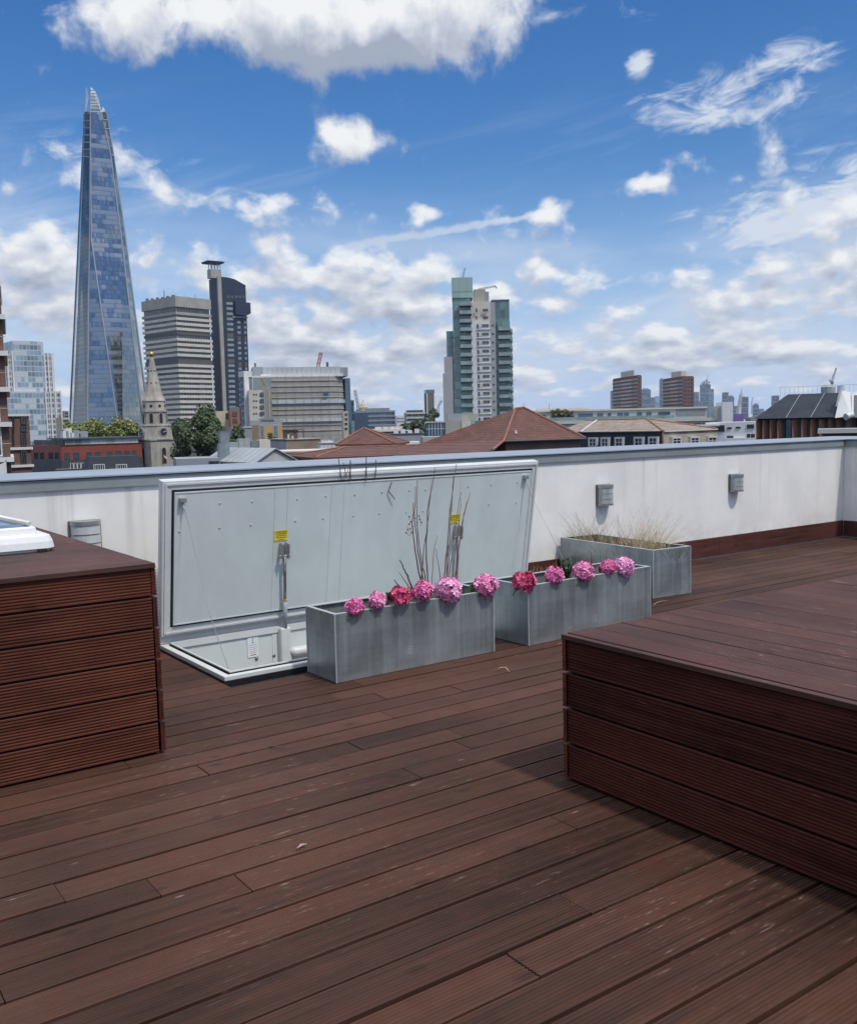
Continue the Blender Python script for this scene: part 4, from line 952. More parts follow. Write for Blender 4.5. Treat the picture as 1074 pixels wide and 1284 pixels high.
    sliver([(113.0,140,-3),(127.2,140,-2),(123.5,124,-1),(119,113.5,0),(113.6,108.5,0)]); sliver([(105.6,141,5),(107.6,141,3),(110.8,122,1),(108.6,109,1),(107.4,109.5,2)]); sliver([(126.5,142,-1),(133.0,150,2),(131.2,137,1),(129,133.5,1)]); sliver([(107.6,160,0),(112.8,160,-2),(112.6,141,-2),(108.2,139,0)], m_=dark_c)
    for row in range(112, 140, 4): MB().tube([W(113.3,row+1,D-3.4)-base, W(119+(row-113)*.3,row+1,D-2.4)-base], .35, 4).build('crown_bar', metal_c, t)
    for row in range(142, 200, 9): MB().tube([W(105.6-(row-142)*.045,row,D+5)-base, W(112.9,row,D-4.2)-base], .5, 4).build('crown_bar', st, t)
    for row in range(150, 205, 11): MB().tube([W(134.5+(row-150)*.17,row,D+1)-base, W(129+(row-150)*.17,row,D-3.2)-base], .5, 4).build('crown_bar', st, t)
    return t
shard()

# --- brick flats at the edge of the view
A = Block('brick_apartment_block', 'tall dark brick apartment block with white balcony bands at the edge of the view', 'apartment block', 12.6, 12.6, 13, 346, 62, 0, brown_b, py=560, depth=9, body=False)
A = Block('brick_apartment_block_', 'x', 'x', None, -150, 11.2, 346, 62, .25, brown_b, py=560, depth=9, body=False) if False else A
A.LR = 12.0; A.box('wall', brown_b, -12, -.0, 0, 9, 0, A.H-.6); A.box('roof_parapet', white_c, -12.05, .05, -.05, 9.05, A.H-.6, A.H)
for py in (398, 443.5, 488.5, 532, 576): z = A.pt('R', 10, py)[1]; A.box('balcony_slab', white_c, -12.2, .18, -.45, 9, z-.14, z+.14)
for py in (380, 425, 470, 514, 558):
    z0 = A.pt('R', 10, py+14)[1]; A.winm('R', -1.15, -.42, z0, z0+1.7, frame_w, glass_m, 1); A.winm('R', -3.4, -2.0, z0, z0+1.7, frame_w, glass_m, 2)
    MB().tube([(-1.6,-.42,z0+.75),(.1,-.42,z0+.75)], .02, 5).build('balcony_rail', metal_c, A.root)
B_ = Block('brick_office_wing', 'lower dark brick wing with tall black windows next to the tall brick flats', 'building', 13, 13, 38.5, 519, 80, .25, brown_b, py=560, depth=8)
B_.box('coping_band', white_c, -.1, B_.LR+.1, -.12, 8, B_.H-.18, B_.H)
for y0, y1 in ((523,532),(534,541),(543,560),(565,582)):
    for x0, x1 in ((14.5,18),(25.5,33.5)): B_.win('R', x0, x1, y0, y1, frame_d, glass_m, 2)
for py in (562.5, 584.5): z = B_.pt('R', 20, py)[1]; B_.box('white_band', white_c, -.05, B_.LR+.12, -.16, 4, z-.10, z+.10)
bn = Block('banner', 'white banner sheet hanging low by the brick flats', 'banner', None, -14, 8, 580, 58, .2, white_c, py=585, depth=.1, body=False)
b = MB(); b.add([(0,0,bn.H-1.4),(bn.LR,0,bn.H-1.4),(bn.LR,0,bn.H),(0,0,bn.H-.35),(0,.05,bn.H-1.4),(bn.LR,.05,bn.H-1.4),(bn.LR,.05,bn.H),(0,.05,bn.H-.35)], [(0,1,2,3),(7,6,5,4),(0,4,5,1),(1,5,6,2),(2,6,7,3),(3,7,4,0)]); b.build('sheet', white_c, bn.root); MB().tube([(bn.LR,.03,bn.H-2.4),(bn.LR,.03,bn.H+.1)], .03, 6).build('pole', metal_c, bn.root)

# --- white and glass residential tower
cw1 = curtain('pale_curtain_wall', (.20,.27,.33), (.50,.54,.57), 2.2, 3.3, .4, (.44,.47,.5), .12, .12, spec=.6); cw2 = curtain('bronze_curtain_wall', (.12,.13,.14), (.34,.34,.33), 1.8, 3.3, .25, (.5,.5,.49), .2, .25)
T1 = Block('white_glass_tower', 'pale glass apartment tower with white ribs next to the pointed skyscraper', 'tower', 10.5, 22.5, 71, 427, 640, .30, cw1, body=False)
x1 = T1.pt('R', 60, 520)[0]; xm = T1.pt('R', 42, 520)[0]
T1.box('glass_block', cw1, 0, x1, 1, T1.LL, 0, T1.H); T1.box('side_block', cw2, -4, -.1, 2, T1.LL+4, 0, T1.H-6); T1.box('rib_block', cw2, x1+.1, T1.LR, 1.5, T1.LL, 0, T1.H-7)
T1.box('lower_block', cw1, -8, x1-2, -2, .9, 0, T1.pt('R', 40, 491)[1]); T1.box('lower_rib_block', cw2, x1-1.9, T1.LR+3, -2, 1.4, 0, T1.pt('R', 60, 491)[1])
hz = T1.pt('R', 40, 490)[1]
for x in (x1+.3, x1+2.4, x1+5.4, T1.LR-.4): T1.box('white_rib', white_c, x-.45, x+.45, .7, 1.49, hz if x < T1.LR-1 else 0, T1.H-7)
for x in (x1-1.5, x1+1.5, x1+4.5, T1.LR+2.5): T1.box('white_rib', white_c, x-.4, x+.4, -2.7, -2.01, 0, hz)
for x in (-3.6, -.6): T1.box('white_rib', white_c, x-.5, x+.5, 1.0, 1.99, 0, T1.H-6)
for y_ in (4, 9, 14): T1.box('white_rib', white_c, -4.7, -4.01, y_-.5, y_+.5, 0, T1.H-6)
T1.box('roof_screen', cw1, 1, x1-.5, 2, T1.LL-1, T1.H+.05, T1.H+.3)
q_ = Block('cream_office', 'small cream building peeping out beside the white ribbed tower', 'building', None, 77.5, 88, 523.5, 560, .2, cream_c, py=530, depth=14)
for k in range(2): q_.win('R', 79, 86, 526+6*k, 529+6*k, frame_d, glass_m, 3)
q_ = Block('grey_office', 'slim dark grey block between the ribbed tower and the pointed skyscraper', 'building', None, 80.8, 86, 515, 700, .2, grey_c, py=520, depth=14)
for k in range(3): q_.win('R', 81.5, 85.5, 517+4*k, 519+4*k, frame_d, glass_m, 2)

# --- plane trees and the dark tree
for i, (px, pt_, wd) in enumerate(((98,529,42),(116,525.5,44),(137,527,46),(158,524.5,46),(180,527,44))):
    tree(('pale green plane tree beside the white ribbed tower','pale green plane tree under the dark side of the pointed skyscraper','pale green plane tree under the middle of the pointed skyscraper','tallest pale green plane tree below the pointed skyscraper','pale green plane tree directly behind the church spire')[i], px, pt_, 400+rf.uniform(-15,15), wd, lime_m, 40+i, .55, 3000, flat=.8)
tree('large dark green tree beside the church tower', 247, 511, 215, 62, dark_l, 51, .36, 7500, flat=1.0)
tree('dark green tree just past the large one, in front of the pale box building', 284, 528, 225, 46, dark_l, 52, .36, 4200)
tree('dark green tree half hidden behind the clock stage of the church', 218, 531, 300, 26, dark_l, 53, .4, 2000)

# --- terracotta building with glass penthouse
R1 = Block('terracotta_building', 'long low terracotta-clad building with a glass penthouse storey, left of the church', 'building', 37, 77, 178, 558.5, 245, .30, red_c, py=565)
zt = R1.H; zb_ = R1.pt('R', 77, 577)[1]
R1.box('black_base', dark_c, -.12, R1.LR+.1, -.12, R1.LL, 0, zb_); gpal = curtain('penthouse_glass', (.20,.27,.26), (.40,.46,.44), 2.0, 4.0, .5, (.3,.33,.33), .1, .08); gdk = curtain('penthouse_dark_glass', (.05,.075,.07), (.15,.19,.17), 1.6, 4.0, .2, (.09,.1,.1), .1, .08)
hp_ = R1.pt('R', 77, 551)[1]
R1.box('penthouse', gpal, 1.2, R1.LR-.5, .8, 11, zt, hp_); R1.box('penthouse_side', gdk, .9, 1.19, 1.0, R1.LL-1, zt, hp_-.1); R1.box('penthouse_roof', plain('roof_edge_grey', (.10,.115,.125), .6), .4, R1.LR, .2, 12, hp_, hp_+.35)
R1.box('roof_edge', plain('terracotta_coping', (.16,.05,.04), .6), -.2, R1.LR, -.2, .78, zt+.001, zt+.12)
for x0, x1_ in ((80.5,87.5),(92,99.5),(108,115),(119,126),(134,141),(145,152.5),(156,162.5),(165.5,171)): R1.win('R', x0, x1_, 568.2-(x0-80)*.038, 576-(x0-80)*.062, frame_d, bglass_m, 2)
for x0, x1_ in ((43,48),(50.5,55.5),(61,66.5),(69,74)): R1.win('L', x0, x1_, 567, 576, frame_d, glass_m, 2)
for x0, x1_ in ((42,47),(50,56),(60,66),(68,74)): R1.win('L', x0, x1_, 583, 591, frame_d, bglass_m, 2)
for x0 in (80, 88, 96): R1.win('R', x0, x0+6, 582, 590, frame_d, bglass_m, 2)
for px, h_ in ((88,1.6),(92,2.3),(97,1.2),(101,1.8),(110,1.0)): a_ = R1.pt('R', px, 550)[0]; R1.box('roof_vent', white_c if px < 100 else grey_c, a_-.7, a_+.7, 3, 5, hp_+.35, hp_+.35+h_)
R1.box('plant_room', grey_c, R1.pt('R',106,550)[0], R1.pt('R',121,550)[0], 6, 10, hp_+.35, hp_+1.9)
D1 = Block('dormered_house', 'dark slate roofed house with two white dormers in front of the terracotta building', 'house', None, 108, 176, 581, 150, .12, slate_m, py=580, depth=7, body=False)
hh = D1.H; D1.box('wall', brick('grey_brick', (.07,.07,.075), (.05,.05,.055), (.1,.1,.1)), 0, D1.LR, 0, 7, 0, hh-1.2)
b = MB(); b.add([(0,0,hh-1.2),(D1.LR,0,hh-1.2),(D1.LR,7,hh-1.2),(0,7,hh-1.2),(.9,1.1,hh+.9),(D1.LR-.1,1.1,hh+.9),(D1.LR-.1,6,hh+.9),(.9,6,hh+.9)], [(0,1,5,4),(1,2,6,5),(2,3,7,6),(3,0,4,7),(4,5,6,7)]); b.build('mansard_roof', slate_m, D1.root)
for x0, x1_ in ((117,131.5),(145,159.5)): D1.win('R', x0, x1_, 582, 590, frame_w, glass_m, 5, .10, 'dormer_window')
ob = Block('roof_terrace_seating', 'white metal seating on a dark flat roof beside the slate dormers', 'terrace furniture', None, 88, 103, 580.5, 158, .1, white_c, py=586, depth=1.2, body=False)
for k in range(4): x = ob.LR*k/3.3; MB().tube([(x,0,ob.H-.9),(x+.1,0,ob.H),(x+.45,0,ob.H-.1),(x+.5,0,ob.H-.9)], .05, 5).build('chair_frame', white_c, ob.root)
ob.box('terrace_roof', dark_c, -2, ob.LR+1.5, -.6, 3, ob.H-1.3, ob.H-.92)

# --- church tower
CH = Block('church_tower', 'pale stone church tower with black clock faces and a gold ball on its spire', 'church', 171, 189.5, 221, 552.5, 250, .52, stone_m, py=570)
S = (CH.LR+CH.LL)/2; cx_, cy_ = CH.LR/2, CH.LL/2; px2m = 250*1.0/F*1.0
def zz(py): return W(196, py, 254).z-GZ
def octa(r): return [(cx_+r*math.cos(math.radians(22.5+45*k)), cy_+r*math.sin(math.radians(22.5+45*k))) for k in range(8)]
def och(name, r0, r1, p0, p1, m_=None): b_ = MB(); b_.loft([[(x,y,zz(p0)) for x,y in octa(r0)], [(x,y,zz(p1)) for x,y in octa(r1)]]); return b_.build(name, m_ or stone_m, CH.root)
CH.box('cornice', stone_m, -.25, CH.LR+.25, -.25, CH.LL+.25, CH.H+.001, CH.H+.35)
k_ = .2188
och('clock_stage', 20*k_, 18.0*k_, 551, 534); och('clock_cornice', 19*k_, 18.6*k_, 534, 532); och('belfry_stage', 15.0*k_, 14.6*k_, 532, 516.5); och('belfry_cornice', 16*k_, 16*k_, 516.5, 514.5); och('lantern_stage', 13.8*k_, 13.2*k_, 514.5, 503); och('lantern_cornice', 14.2*k_, 13.8*k_, 503, 501.2)
b = MB(); b.loft([[(cx_+r_*k_*math.cos(math.radians(22.5+45*q_)), cy_+r_*k_*math.sin(math.radians(22.5+45*q_)), zz(p_)) for q_ in range(8)] for r_, p_ in ((13.2,501.2),(11.2,496.5),(9.6,491),(2.3,449),(1.4,447.5))]); b.build('spire', stone_m, CH.root)
b = MB(); zb2 = zz(447.5); b.tube([(cx_,cy_,zb2),(cx_,cy_,zz(440))], .09, 6); b.lathe([(.02,-.75),(.45,-.5),(.62,0),(.45,.5),(.02,.72)], 12, (cx_,cy_,zz(443.8))); b.build('gold_ball', plain('gilding', (.55,.36,.08), .3, .7, .1), CH.root, smooth=True)
def arch(face, a, z0, w_, h_, name='arched_window', off=0.0, ang=None):
    pts = [(-w_/2,0),(w_/2,0)]+[(w_/2*math.cos(q_*PI/8), h_-w_/2+w_/2*math.sin(q_*PI/8)) for q_ in range(9)]
    b_ = MB(); n_ = len(pts); b_.add([(x,-.06,z) for x,z in pts]+[(x,.12,z) for x,z in pts], [tuple(range(n_))]+[(q_, q_+n_, (q_+1)%n_+n_, (q_+1)%n_) for q_ in range(n_)])
    b_.cur = 1
    for q_ in range(1, n_):                                          # stone surround standing proud
        p0, p1 = pts[q_], pts[(q_+1)%n_]
        b_.tube([(p0[0],-.05,p0[1]),(p1[0],-.05,p1[1])], .13, 4)
    o_ = b_.build(name, [plain('louvre_dark', (.015,.016,.018), .7), stone_m], CH.root)
    if ang is None: o_.location = (a,0,z0) if face == 'R' else (0,a,z0); o_.rotation_euler = (0,0,0 if face == 'R' else -PI/2)
    else: o_.location = (cx_+off*math.cos(ang), cy_+off*math.sin(ang), z0); o_.rotation_euler = (0,0,ang+PI/2)
    return o_
arch('R', CH.pt('R',205.7,575)[0], zz(581), 1.35, 4.1); arch('L', CH.pt('L',180.5,575)[0], zz(581), 1.35, 4.1)
ap = math.cos(math.radians(22.5))
for q_ in range(8):
    ang = math.radians(45*q_)
    arch(None, 0, zz(530.5), 1.05, 2.6, 'belfry_opening', 14.9*k_*ap+.02, ang)
    b = MB(); b.tube([(0,-.12,0),(0,.1,0)], .36, 12); o_ = b.build('round_opening', MATS['louvre_dark'], CH.root); r_ = 13.5*k_*ap; o_.location = (cx_+r_*math.cos(ang), cy_+r_*math.sin(ang), zz(509)); o_.rotation_euler = (0,0,ang+PI/2)
    for f_, rr in ((.25,7.6),(.55,5.0)): 
        b = MB(); b.tube([(0,-.1,0),(0,.1,0)], .2, 8); o_ = b.build('spire_opening', MATS['louvre_dark'], CH.root); r_ = rr*k_*ap; o_.location = (cx_+r_*math.cos(ang), cy_+r_*math.sin(ang), zz(491)+(zz(449)-zz(491))*(.26 if f_ < .4 else .62)); o_.rotation_euler = (0,0,ang+PI/2)
gold_m = MATS['gilding']
def clock(ang, h_, m2):
    r_ = 19.6*k_*ap; o_ = empty_part('clock_face', CH.root); o_.location = (cx_+r_*math.cos(ang), cy_+r_*math.sin(ang), zz(541.8)); o_.rotation_euler = (0,0,ang+PI/2)
    MB().tube([(0,-.02,0),(0,.9,0)], 1.42, 24).build('stone_ring', stone_m, o_); MB().tube([(0,-.06,0),(0,.02,0)], 1.25, 24).build('dial', plain('clock_black', (.012,.012,.014), .4), o_)
    b_ = MB()
    for i in range(12):
        a = i*PI/6; b_.add([(math.sin(a)*r0+math.cos(a)*w_*.5, -.075, math.cos(a)*r0-math.sin(a)*w_*.5) for r0, w_ in ((.78,-.10),(1.10,-.14),(1.10,.14),(.78,.10))], [(0,1,2,3)])
    pr_c = [(math.sin(i*PI/16)*1.18, -.07, math.cos(i*PI/16)*1.18) for i in range(33)]; b_.tube(pr_c, .05, 4, False); b_.build('numerals', plain('dial_white', (.62,.62,.58), .5), o_)
    for a, L, w_, nm in ((h_, .62, .10, 'hour_hand'), (m2, .98, .07, 'minute_hand')):
        b_ = MB(); b_.add([(math.sin(a)*r0+math.cos(a)*q2, -.10, math.cos(a)*r0-math.sin(a)*q2) for r0, q2 in ((-.15,-w_),(L,-w_*.4),(L,w_*.4),(-.15,w_))], [(0,1,2,3)]); b_.build(nm, MATS['dial_white'], o_)
for q_ in range(4): clock(-PI/2+q_*PI/2, math.radians(67), math.radians(75))
fl = empty('flag', 'small red and white flag on a pole at the lower church window', 'flag', CH.root.matrix_world @ Vector((0,0,0)) if False else on_plane(205.5, 575, CH.o-CH.w*.5, CH.w))
MB().tube([(0,0,-1.4),(.0,0,1.0)], .04, 5).build('pole', metal_c, fl)
b = MB(); b.add([(.02,0,.9),(.75,-.1,.3),(.75,-.1,-.1),(.02,0,.55)], [(0,1,2,3)]); b.add([(.02,.0,.54),(.75,-.1,-.11),(.75,-.1,-.45),(.02,0,.1)], [(0,1,2,3)]); b.m[-1] = 1; o_ = b.build('cloth', [plain('flag_white', (.7,.7,.7), .8), plain('flag_red', (.55,.04,.05), .8)], fl)

# --- the two hospital towers
G1 = Block('concrete_hospital_tower', 'broad concrete tower striped with dark window bands, behind the church spire', 'tower', 184, 226, 269.5, 371, 720, .62, glass_m, py=510, body=False)
wd = curtain('ribbon_windows', (.035,.042,.05), (.20,.22,.22), 2.4, 60.0, .22, (.10,.10,.10), .15, .16)
G1.box('core', wd, .9, G1.LR-.9, .9, G1.LL-.9, 0, G1.H-1)
zr = lambda p: G1.pt('R', 220, p)[1]
G1.box('top_parapet', conc_m, -.2, G1.LR+.2, -.2, G1.LL+.2, zr(384), G1.H)
p = 390.5
while p < 545:
    if not (413 < p < 417 or 449 < p < 455): G1.box('spandrel_band', conc_l if p > 395 else conc_m, -.3, G1.LR+.3, -.3, G1.LL+.3, zr(p+3.4), zr(p))
    p += 6.55
G1.box('plant_floor', plain('louvre_grey', (.10,.095,.09), .7), .3, G1.LR-.3, .3, G1.LL-.3, zr(456.5), zr(450)); G1.box('plant_floor', MATS['louvre_grey'], .3, G1.LR-.3, .3, G1.LL-.3, zr(419), zr(415.5))
for k in range(9): x = rf.uniform(0,1)*G1.LR; y_ = rf.uniform(0,1)*G1.LL*.9; antenna(G1.root, [(x,y_,G1.H),(x,y_,G1.H+rf.uniform(2,7))], .16)
for k in range(6): y_ = G1.LL*(k+.5)/6.5; G1.box('roof_unit', metal_c, .6, 2.2, y_, y_+2.0, G1.H+.001, G1.H+rf.uniform(1,2.4))
G2 = Block('dark_hospital_tower', 'tall navy-blue hospital tower with a pale concrete rib and a canopied flue on top', 'tower', 268.5, 281, 316, 349, 760, .42, plain('navy_cladding', (.020,.030,.060), .5, 0, .15, .2), py=505, body=False)
navy = MATS['navy_cladding']; z2 = lambda p: G2.pt('R', 278, p)[1]
b = MB(); xa = G2.LR*.93; prof = [(0,0),(xa,0),(xa,G2.pt('R',308,357.5)[1]),(xa*.6,G2.pt('R',295,350)[1]),(xa*.3,G2.pt('R',286,347.5)[1]),(.0,G2.pt('R',279,347)[1])]
b.loft([[(x,0,z) for x,z in prof],[(x,G2.LL,z) for x,z in prof]]); b.build('body', navy, G2.root)
G2.box('rib', conc_m, -1.9, 1.0, -2.0, -.01, 0, z2(347)); G2.box('flue_block', conc_m, -6.3, 2.2, .05, 7, z2(349), z2(338))
zc = z2(338)
for x in (-5.8, -3.2, -.8, 1.6): antenna(G2.root, [(x,.6,zc),(x,.6,z2(330.5))], .35, 'lattice_post', white_c); antenna(G2.root, [(x,5,zc),(x,5,z2(330.5))], .35, 'lattice_post', white_c)
b = MB(); cz_ = z2(330.5); b.loft([[(x,y,cz_) for x,y in ((-9.3,-2),(3.6,-2),(3.6,9),(-9.3,9))], [(x,y,cz_+1.2) for x,y in ((-10,-2.6),(4.2,-2.6),(4.2,9.6),(-10,9.6))], [(x,y,cz_+2.0) for x,y in ((-4,1),(2,1),(2,6),(-4,6))]]); b.build('canopy', dark_c, G2.root)
xo = G2.pt('R', 293, 380)[0]; xe = G2.LR+.5
b = MB(); pr2 = [(xo,z2(393)),(xe-4,z2(395)),(xe,z2(391.5)),(xe,z2(378)),(xo,z2(377))]; b.loft([[(x,-3,z) for x,z in pr2],[(x,12,z) for x,z in pr2]]); b.build('lecture_overhang', navy, G2.root)
for k in range(5): x0 = 284+5*k; G2.win('R', x0, x0+4.2, 370, 374, frame_d, glass_m, 1, .2, 'top_window')
zs = z2(397.5); G2.box('glass_band', plain('pale_green_glass', (.26,.33,.31), .2), xo-1.5, G2.LR*.95, -.5, -.002, zs, zs+1.4)
wpale = plain('pale_window', (.30,.36,.36), .2, 0, .35, .3)
for c0, c1 in ((284,292.5),(297,301.5),(305.5,308.5)):
    p = 378.5 if c0 < 285 else 402
    while p < 512:
        big = (417 < p < 422 or 448 < p < 456); G2.win('R', c0+(p-400)*.028, c1+(p-400)*.028, p, p+(5.6 if big else 3.6), frame_d, plain('bronze_louvre', (.13,.11,.085), .6) if big else wpale, 1 if big else 2, .15); p += 6.5

# --- scaffolded building and neighbours
def sheeting():
    mt, nt, b_ = newmat('scaffold_sheeting'); v = coords(nt); s_ = N(nt, 'ShaderNodeSeparateXYZ', {0: v})
    w_ = noise(nt, coords(nt, (.12,.12,.3)), 1, 4); zc_ = math_(nt, 'ADD', s_.outputs[2], math_(nt, 'MULTIPLY', w_, 1.6)); f_ = math_(nt, 'FRACT', math_(nt, 'DIVIDE', zc_, 2.0))
    col = mixc(nt, maprange(nt, f_, 0, .5), (.29,.275,.25), (.38,.36,.33)); folds = noise(nt, coords(nt, (.5,.5,.25)), 1, 5, .65)
    col = mixc(nt, maprange(nt, folds, .3, .7, 0, .5), col, (.25,.23,.21)); nt.links.new(col, b_.inputs['Base Color']); b_.inputs['Roughness'].default_value = .8
    bp = N(nt, 'ShaderNodeBump', {'Strength': .6, 'Distance': .4, 'Height': folds}); nt.links.new(bp.outputs[0], b_.inputs['Normal']); return mt
sheet_m = sheeting()
SC = Block('scaffolded_building', 'bulky office block wrapped in pale scaffold sheeting with a white plant room on its roof', 'building', None, 337, 412, 472.5, 430, .05, sheet_m, py=510, depth=50, body=False)
rc = 9.0; L_ = SC.LR+8.0
poly = [(0,0)]+[(L_-rc+rc*math.sin(a), rc-rc*math.cos(a)) for a in [PI/2*k/6 for k in range(7)]]+[(L_,50),(0,50)]
MB().prism(poly, 0, SC.H).build('sheeted_wall', sheet_m, SC.root)
def scale_poly(e): return [(0,-e)]+[(L_-rc+(rc+e)*math.sin(a), rc-(rc+e)*math.cos(a)) for a in [PI/2*k/6 for k in range(7)]]+[(L_+e,50),(0,50)]
s_ = lambda p: SC.pt('R', 370, p)[1]
for p in (477, 484, 491, 498, 513, 519, 533, 540): MB().prism(scale_poly(.35), s_(p+.45), s_(p)).build('scaffold_lift', conc_l, SC.root)
wb = plain('white_barrier', (.46,.49,.50), .6, 0, .15, .3)
for p0, p1 in ((501.5,506),(525,529)): MB().prism(scale_poly(.7), s_(p1), s_(p0)).build('barrier_band', wb, SC.root); MB().prism(scale_poly(.3), s_(p1+2.0), s_(p1+.01)).build('dark_gap', grey_c, SC.root)
for x in [L_*k/9 for k in range(9)]: antenna(SC.root, [(x,-1.0,0),(x,-1.0,SC.H+.6)], .07, 'scaffold_pole')
SC.box('roof_plant_room', plain('plant_white', (.42,.44,.45), .6, 0, .06, .2), -2.0, L_-2, 3, 40, SC.H+.001, s_(459.5)); SC.box('roof_ledge', white_c, -3, L_-1, 1, 3.0, SC.H+.002, SC.H+1.2); SC.box('dark_plant', grey_c, -6.5, -2.05, 3, 20, SC.H-2, s_(459)); SC.box('plant_panel', grey_c, L_-2, L_+1.5, 3, 20, SC.H+.1, s_(460.5))
for x in [-2+(L_*k/16) for k in range(17)]: SC.box('panel_rib', grey_c, x-.08, x+.08, 2.9, 2.999, SC.H+1.2, s_(460))
antenna(SC.root, [(-5,6,SC.H),(-5,6,s_(453.5))], .45, 'chimney_flue'); antenna(SC.root, [(L_*.80,10,s_(459.5)),(L_*.80,10,s_(452.5))], .55, 'chimney_flue', dark_c)
SC.box('site_sign', plain('blue_sign', (.04,.08,.20), .6), SC.pt('R',404.5,495)[0], SC.pt('R',411,495)[0], -1.6, -1.2, s_(497.3), s_(493.6))
SC.box('glass_edge', bglass_m, L_+.4, L_+2.8, 6, 40, 0, s_(474))
crane_red = empty('tower_crane', 'thin red crane jib rising behind the scaffolded block', 'crane', W(399, 470, 520)); 
def lattice(parent, a, c_, w_, m_, name='jib'):
    a, c_ = Vector(a), Vector(c_); d_ = (c_-a).normalized(); s1 = d_.orthogonal().normalized()*w_; s2 = d_.cross(s1); b_ = MB(); L = (c_-a).length; n_ = max(3, int(L/(w_*2.4)))
    cs = [s1*.7+s2*.7, -s1*.7+s2*.7, -s1*.7-s2*.7, s1*.7-s2*.7]
    for q_ in cs: b_.tube([a+q_, c_+q_], w_*.16, 4)
    for k in range(n_):
        p0 = a+(c_-a)*(k/n_); p1 = a+(c_-a)*((k+1)/n_)
        for q_ in range(4): b_.tube([p0+cs[q_], p1+cs[(q_+1)%4]], w_*.11, 3)
    return b_.build(name, m_, parent)
cr_m = plain('crane_red', (.40,.06,.06), .6); cb_m = plain('crane_grey', (.20,.23,.27), .6); cw_m = plain('crane_white', (.6,.6,.6), .6)
o_ = Vector(crane_red.location)
lattice(crane_red, W(398,470,520)-o_, W(398.6,459,520)-o_, 1.0, cr_m, 'mast'); lattice(crane_red, W(398.6,459,520)-o_, W(402.5,441.5,520)-o_, .9, cr_m)
HB = Block('round_window_block', 'beige clad hospital wing with a column of round windows beside the sheeted scaffold', 'building', None, 312.5, 338.5, 489, 405, .05, conc_l, py=510, depth=15)
for p in (494.5, 502.5, 510.5, 518.5):
    a, z = HB.pt('R', 328, p); b = MB(); b.tube([(0,-.25,0),(0,.1,0)], .95, 16); o_ = b.build('round_window', glass_m, HB.root, (a,0,z))
    for px in (318.2, 321.4): a, z = HB.pt('R', px, p); HB.winm('R', a-.3, a+.3, z-.3, z+.3, frame_d, glass_m, 1, .08)
for px in (331.5, 334.5, 337): a = HB.pt('R', px, 500)[0]; HB.box('pilaster', conc_m, a-.25, a+.25, -.5, -.001, 0, HB.H+1.5)
def patch_mat():
    mt, nt, b_ = newmat('coloured_panels'); s_ = N(nt, 'ShaderNodeSeparateXYZ', {0: coords(nt)}); fx = math_(nt, 'FLOOR', math_(nt, 'MULTIPLY', math_(nt,'ADD',s_.outputs[0],math_(nt,'MULTIPLY',s_.outputs[2],.35)), 1.1)); q_ = N(nt, 'ShaderNodeTexWhiteNoise', {'Vector': N(nt, 'ShaderNodeCombineXYZ', {0: fx}).outputs[0]})
    r_ = N(nt, 'ShaderNodeValToRGB', {0: q_.outputs[0]}); r_.color_ramp.interpolation = 'CONSTANT'; r_.color_ramp.elements[0].color = (.12,.20,.26,1); r_.color_ramp.elements[1].position = .75; r_.color_ramp.elements[1].color = (.34,.26,.13,1); e_ = r_.color_ramp.elements.new(.4); e_.color = (.22,.27,.27,1)
    nt.links.new(r_.outputs[0], b_.inputs['Base Color']); return mt
MC = Block('colourful_clad_wing', 'wing with slanting teal and ochre panels behind the beige round-window block', 'building', None, 316, 341, 473.5, 425, .05, patch_mat(), py=510, depth=12)
MC.box('white_cap', white_c, -.1, MC.LR+.1, -.1, 12, MC.H+.001, MC.H+.8)
WC = Block('white_clad_stair_tower', 'narrow white and grey stair tower beside the navy tower, before the coloured panels', 'building', 301, 307.5, 316, 465, 412, .5, plain('mosaic_grey', (.16,.18,.20), .6, 0, .5, .8), py=500)
WC.box('white_cap', white_c, -.4, WC.LR+.2, -.4, WC.LL, WC.H-2.5, WC.H); WC.box('white_column', white_c, -.6, 1.6, -.8, -.001, 0, WC.H-2.51); WC.box('white_panel', white_c, 3.4, WC.LR+.3, -.6, -.001, WC.H-9, WC.H-2.51)
for k in range(8): z = WC.H-4-k*3; WC.winm('L', .6, WC.LL-.4, z-1.4, z, frame_d, bglass_m, 3)
q_ = Block('pale_box_building', 'small cream flat-roofed building just right of the dark trees', 'building', None, 271, 288, 515.5, 330, .1, cream_c, py=520, depth=9)
q_.win('R', 282.5, 286, 518, 525, frame_d, glass_m, 1)
q_ = Block('orange_brick_building', 'narrow orange brick building with a white parapet by the cream flat-roofed one', 'building', None, 288.3, 300.5, 514, 325, .1, brick('orange_brick', (.33,.11,.05), (.28,.10,.05), (.3,.2,.15)), py=520, depth=9)
q_.box('roof_rail', metal_c, 0, q_.LR, .1, .25, q_.H+.001, q_.H+.9)
for p in (517, 525): q_.win('R', 291.5, 297.5, p, p+5, frame_d, glass_m, 2)
for px in (280, 284, 292): a_ = 330; 
q_ = Block('timber_panel_building', 'grey framed building with bright tan timber panels below the beige round-window block', 'building', None, 313.5, 354, 527.5, 265, .08, plain('panel_grey', (.30,.32,.33), .6), py=540, depth=12)
tanp = plain('tan_panel', (.50,.31,.13), .7, 0, .06, .5); brnp = plain('brown_panel', (.26,.17,.10), .7)
for x0, x1_, m_ in ((314,324,brnp),(331,342,tanp),(348.5,353.5,tanp)): a0, z0 = q_.pt('R', x0, 550); a1, z1 = q_.pt('R', x1_, 533); q_.box('timber_panel', m_, a0, a1, -.15, -.001, q_.H-6.5, z1)
for x0, x1_ in ((326,330.5),(343,348)): q_.win('R', x0, x1_, 533, 548, frame_w, bglass_m, 2)
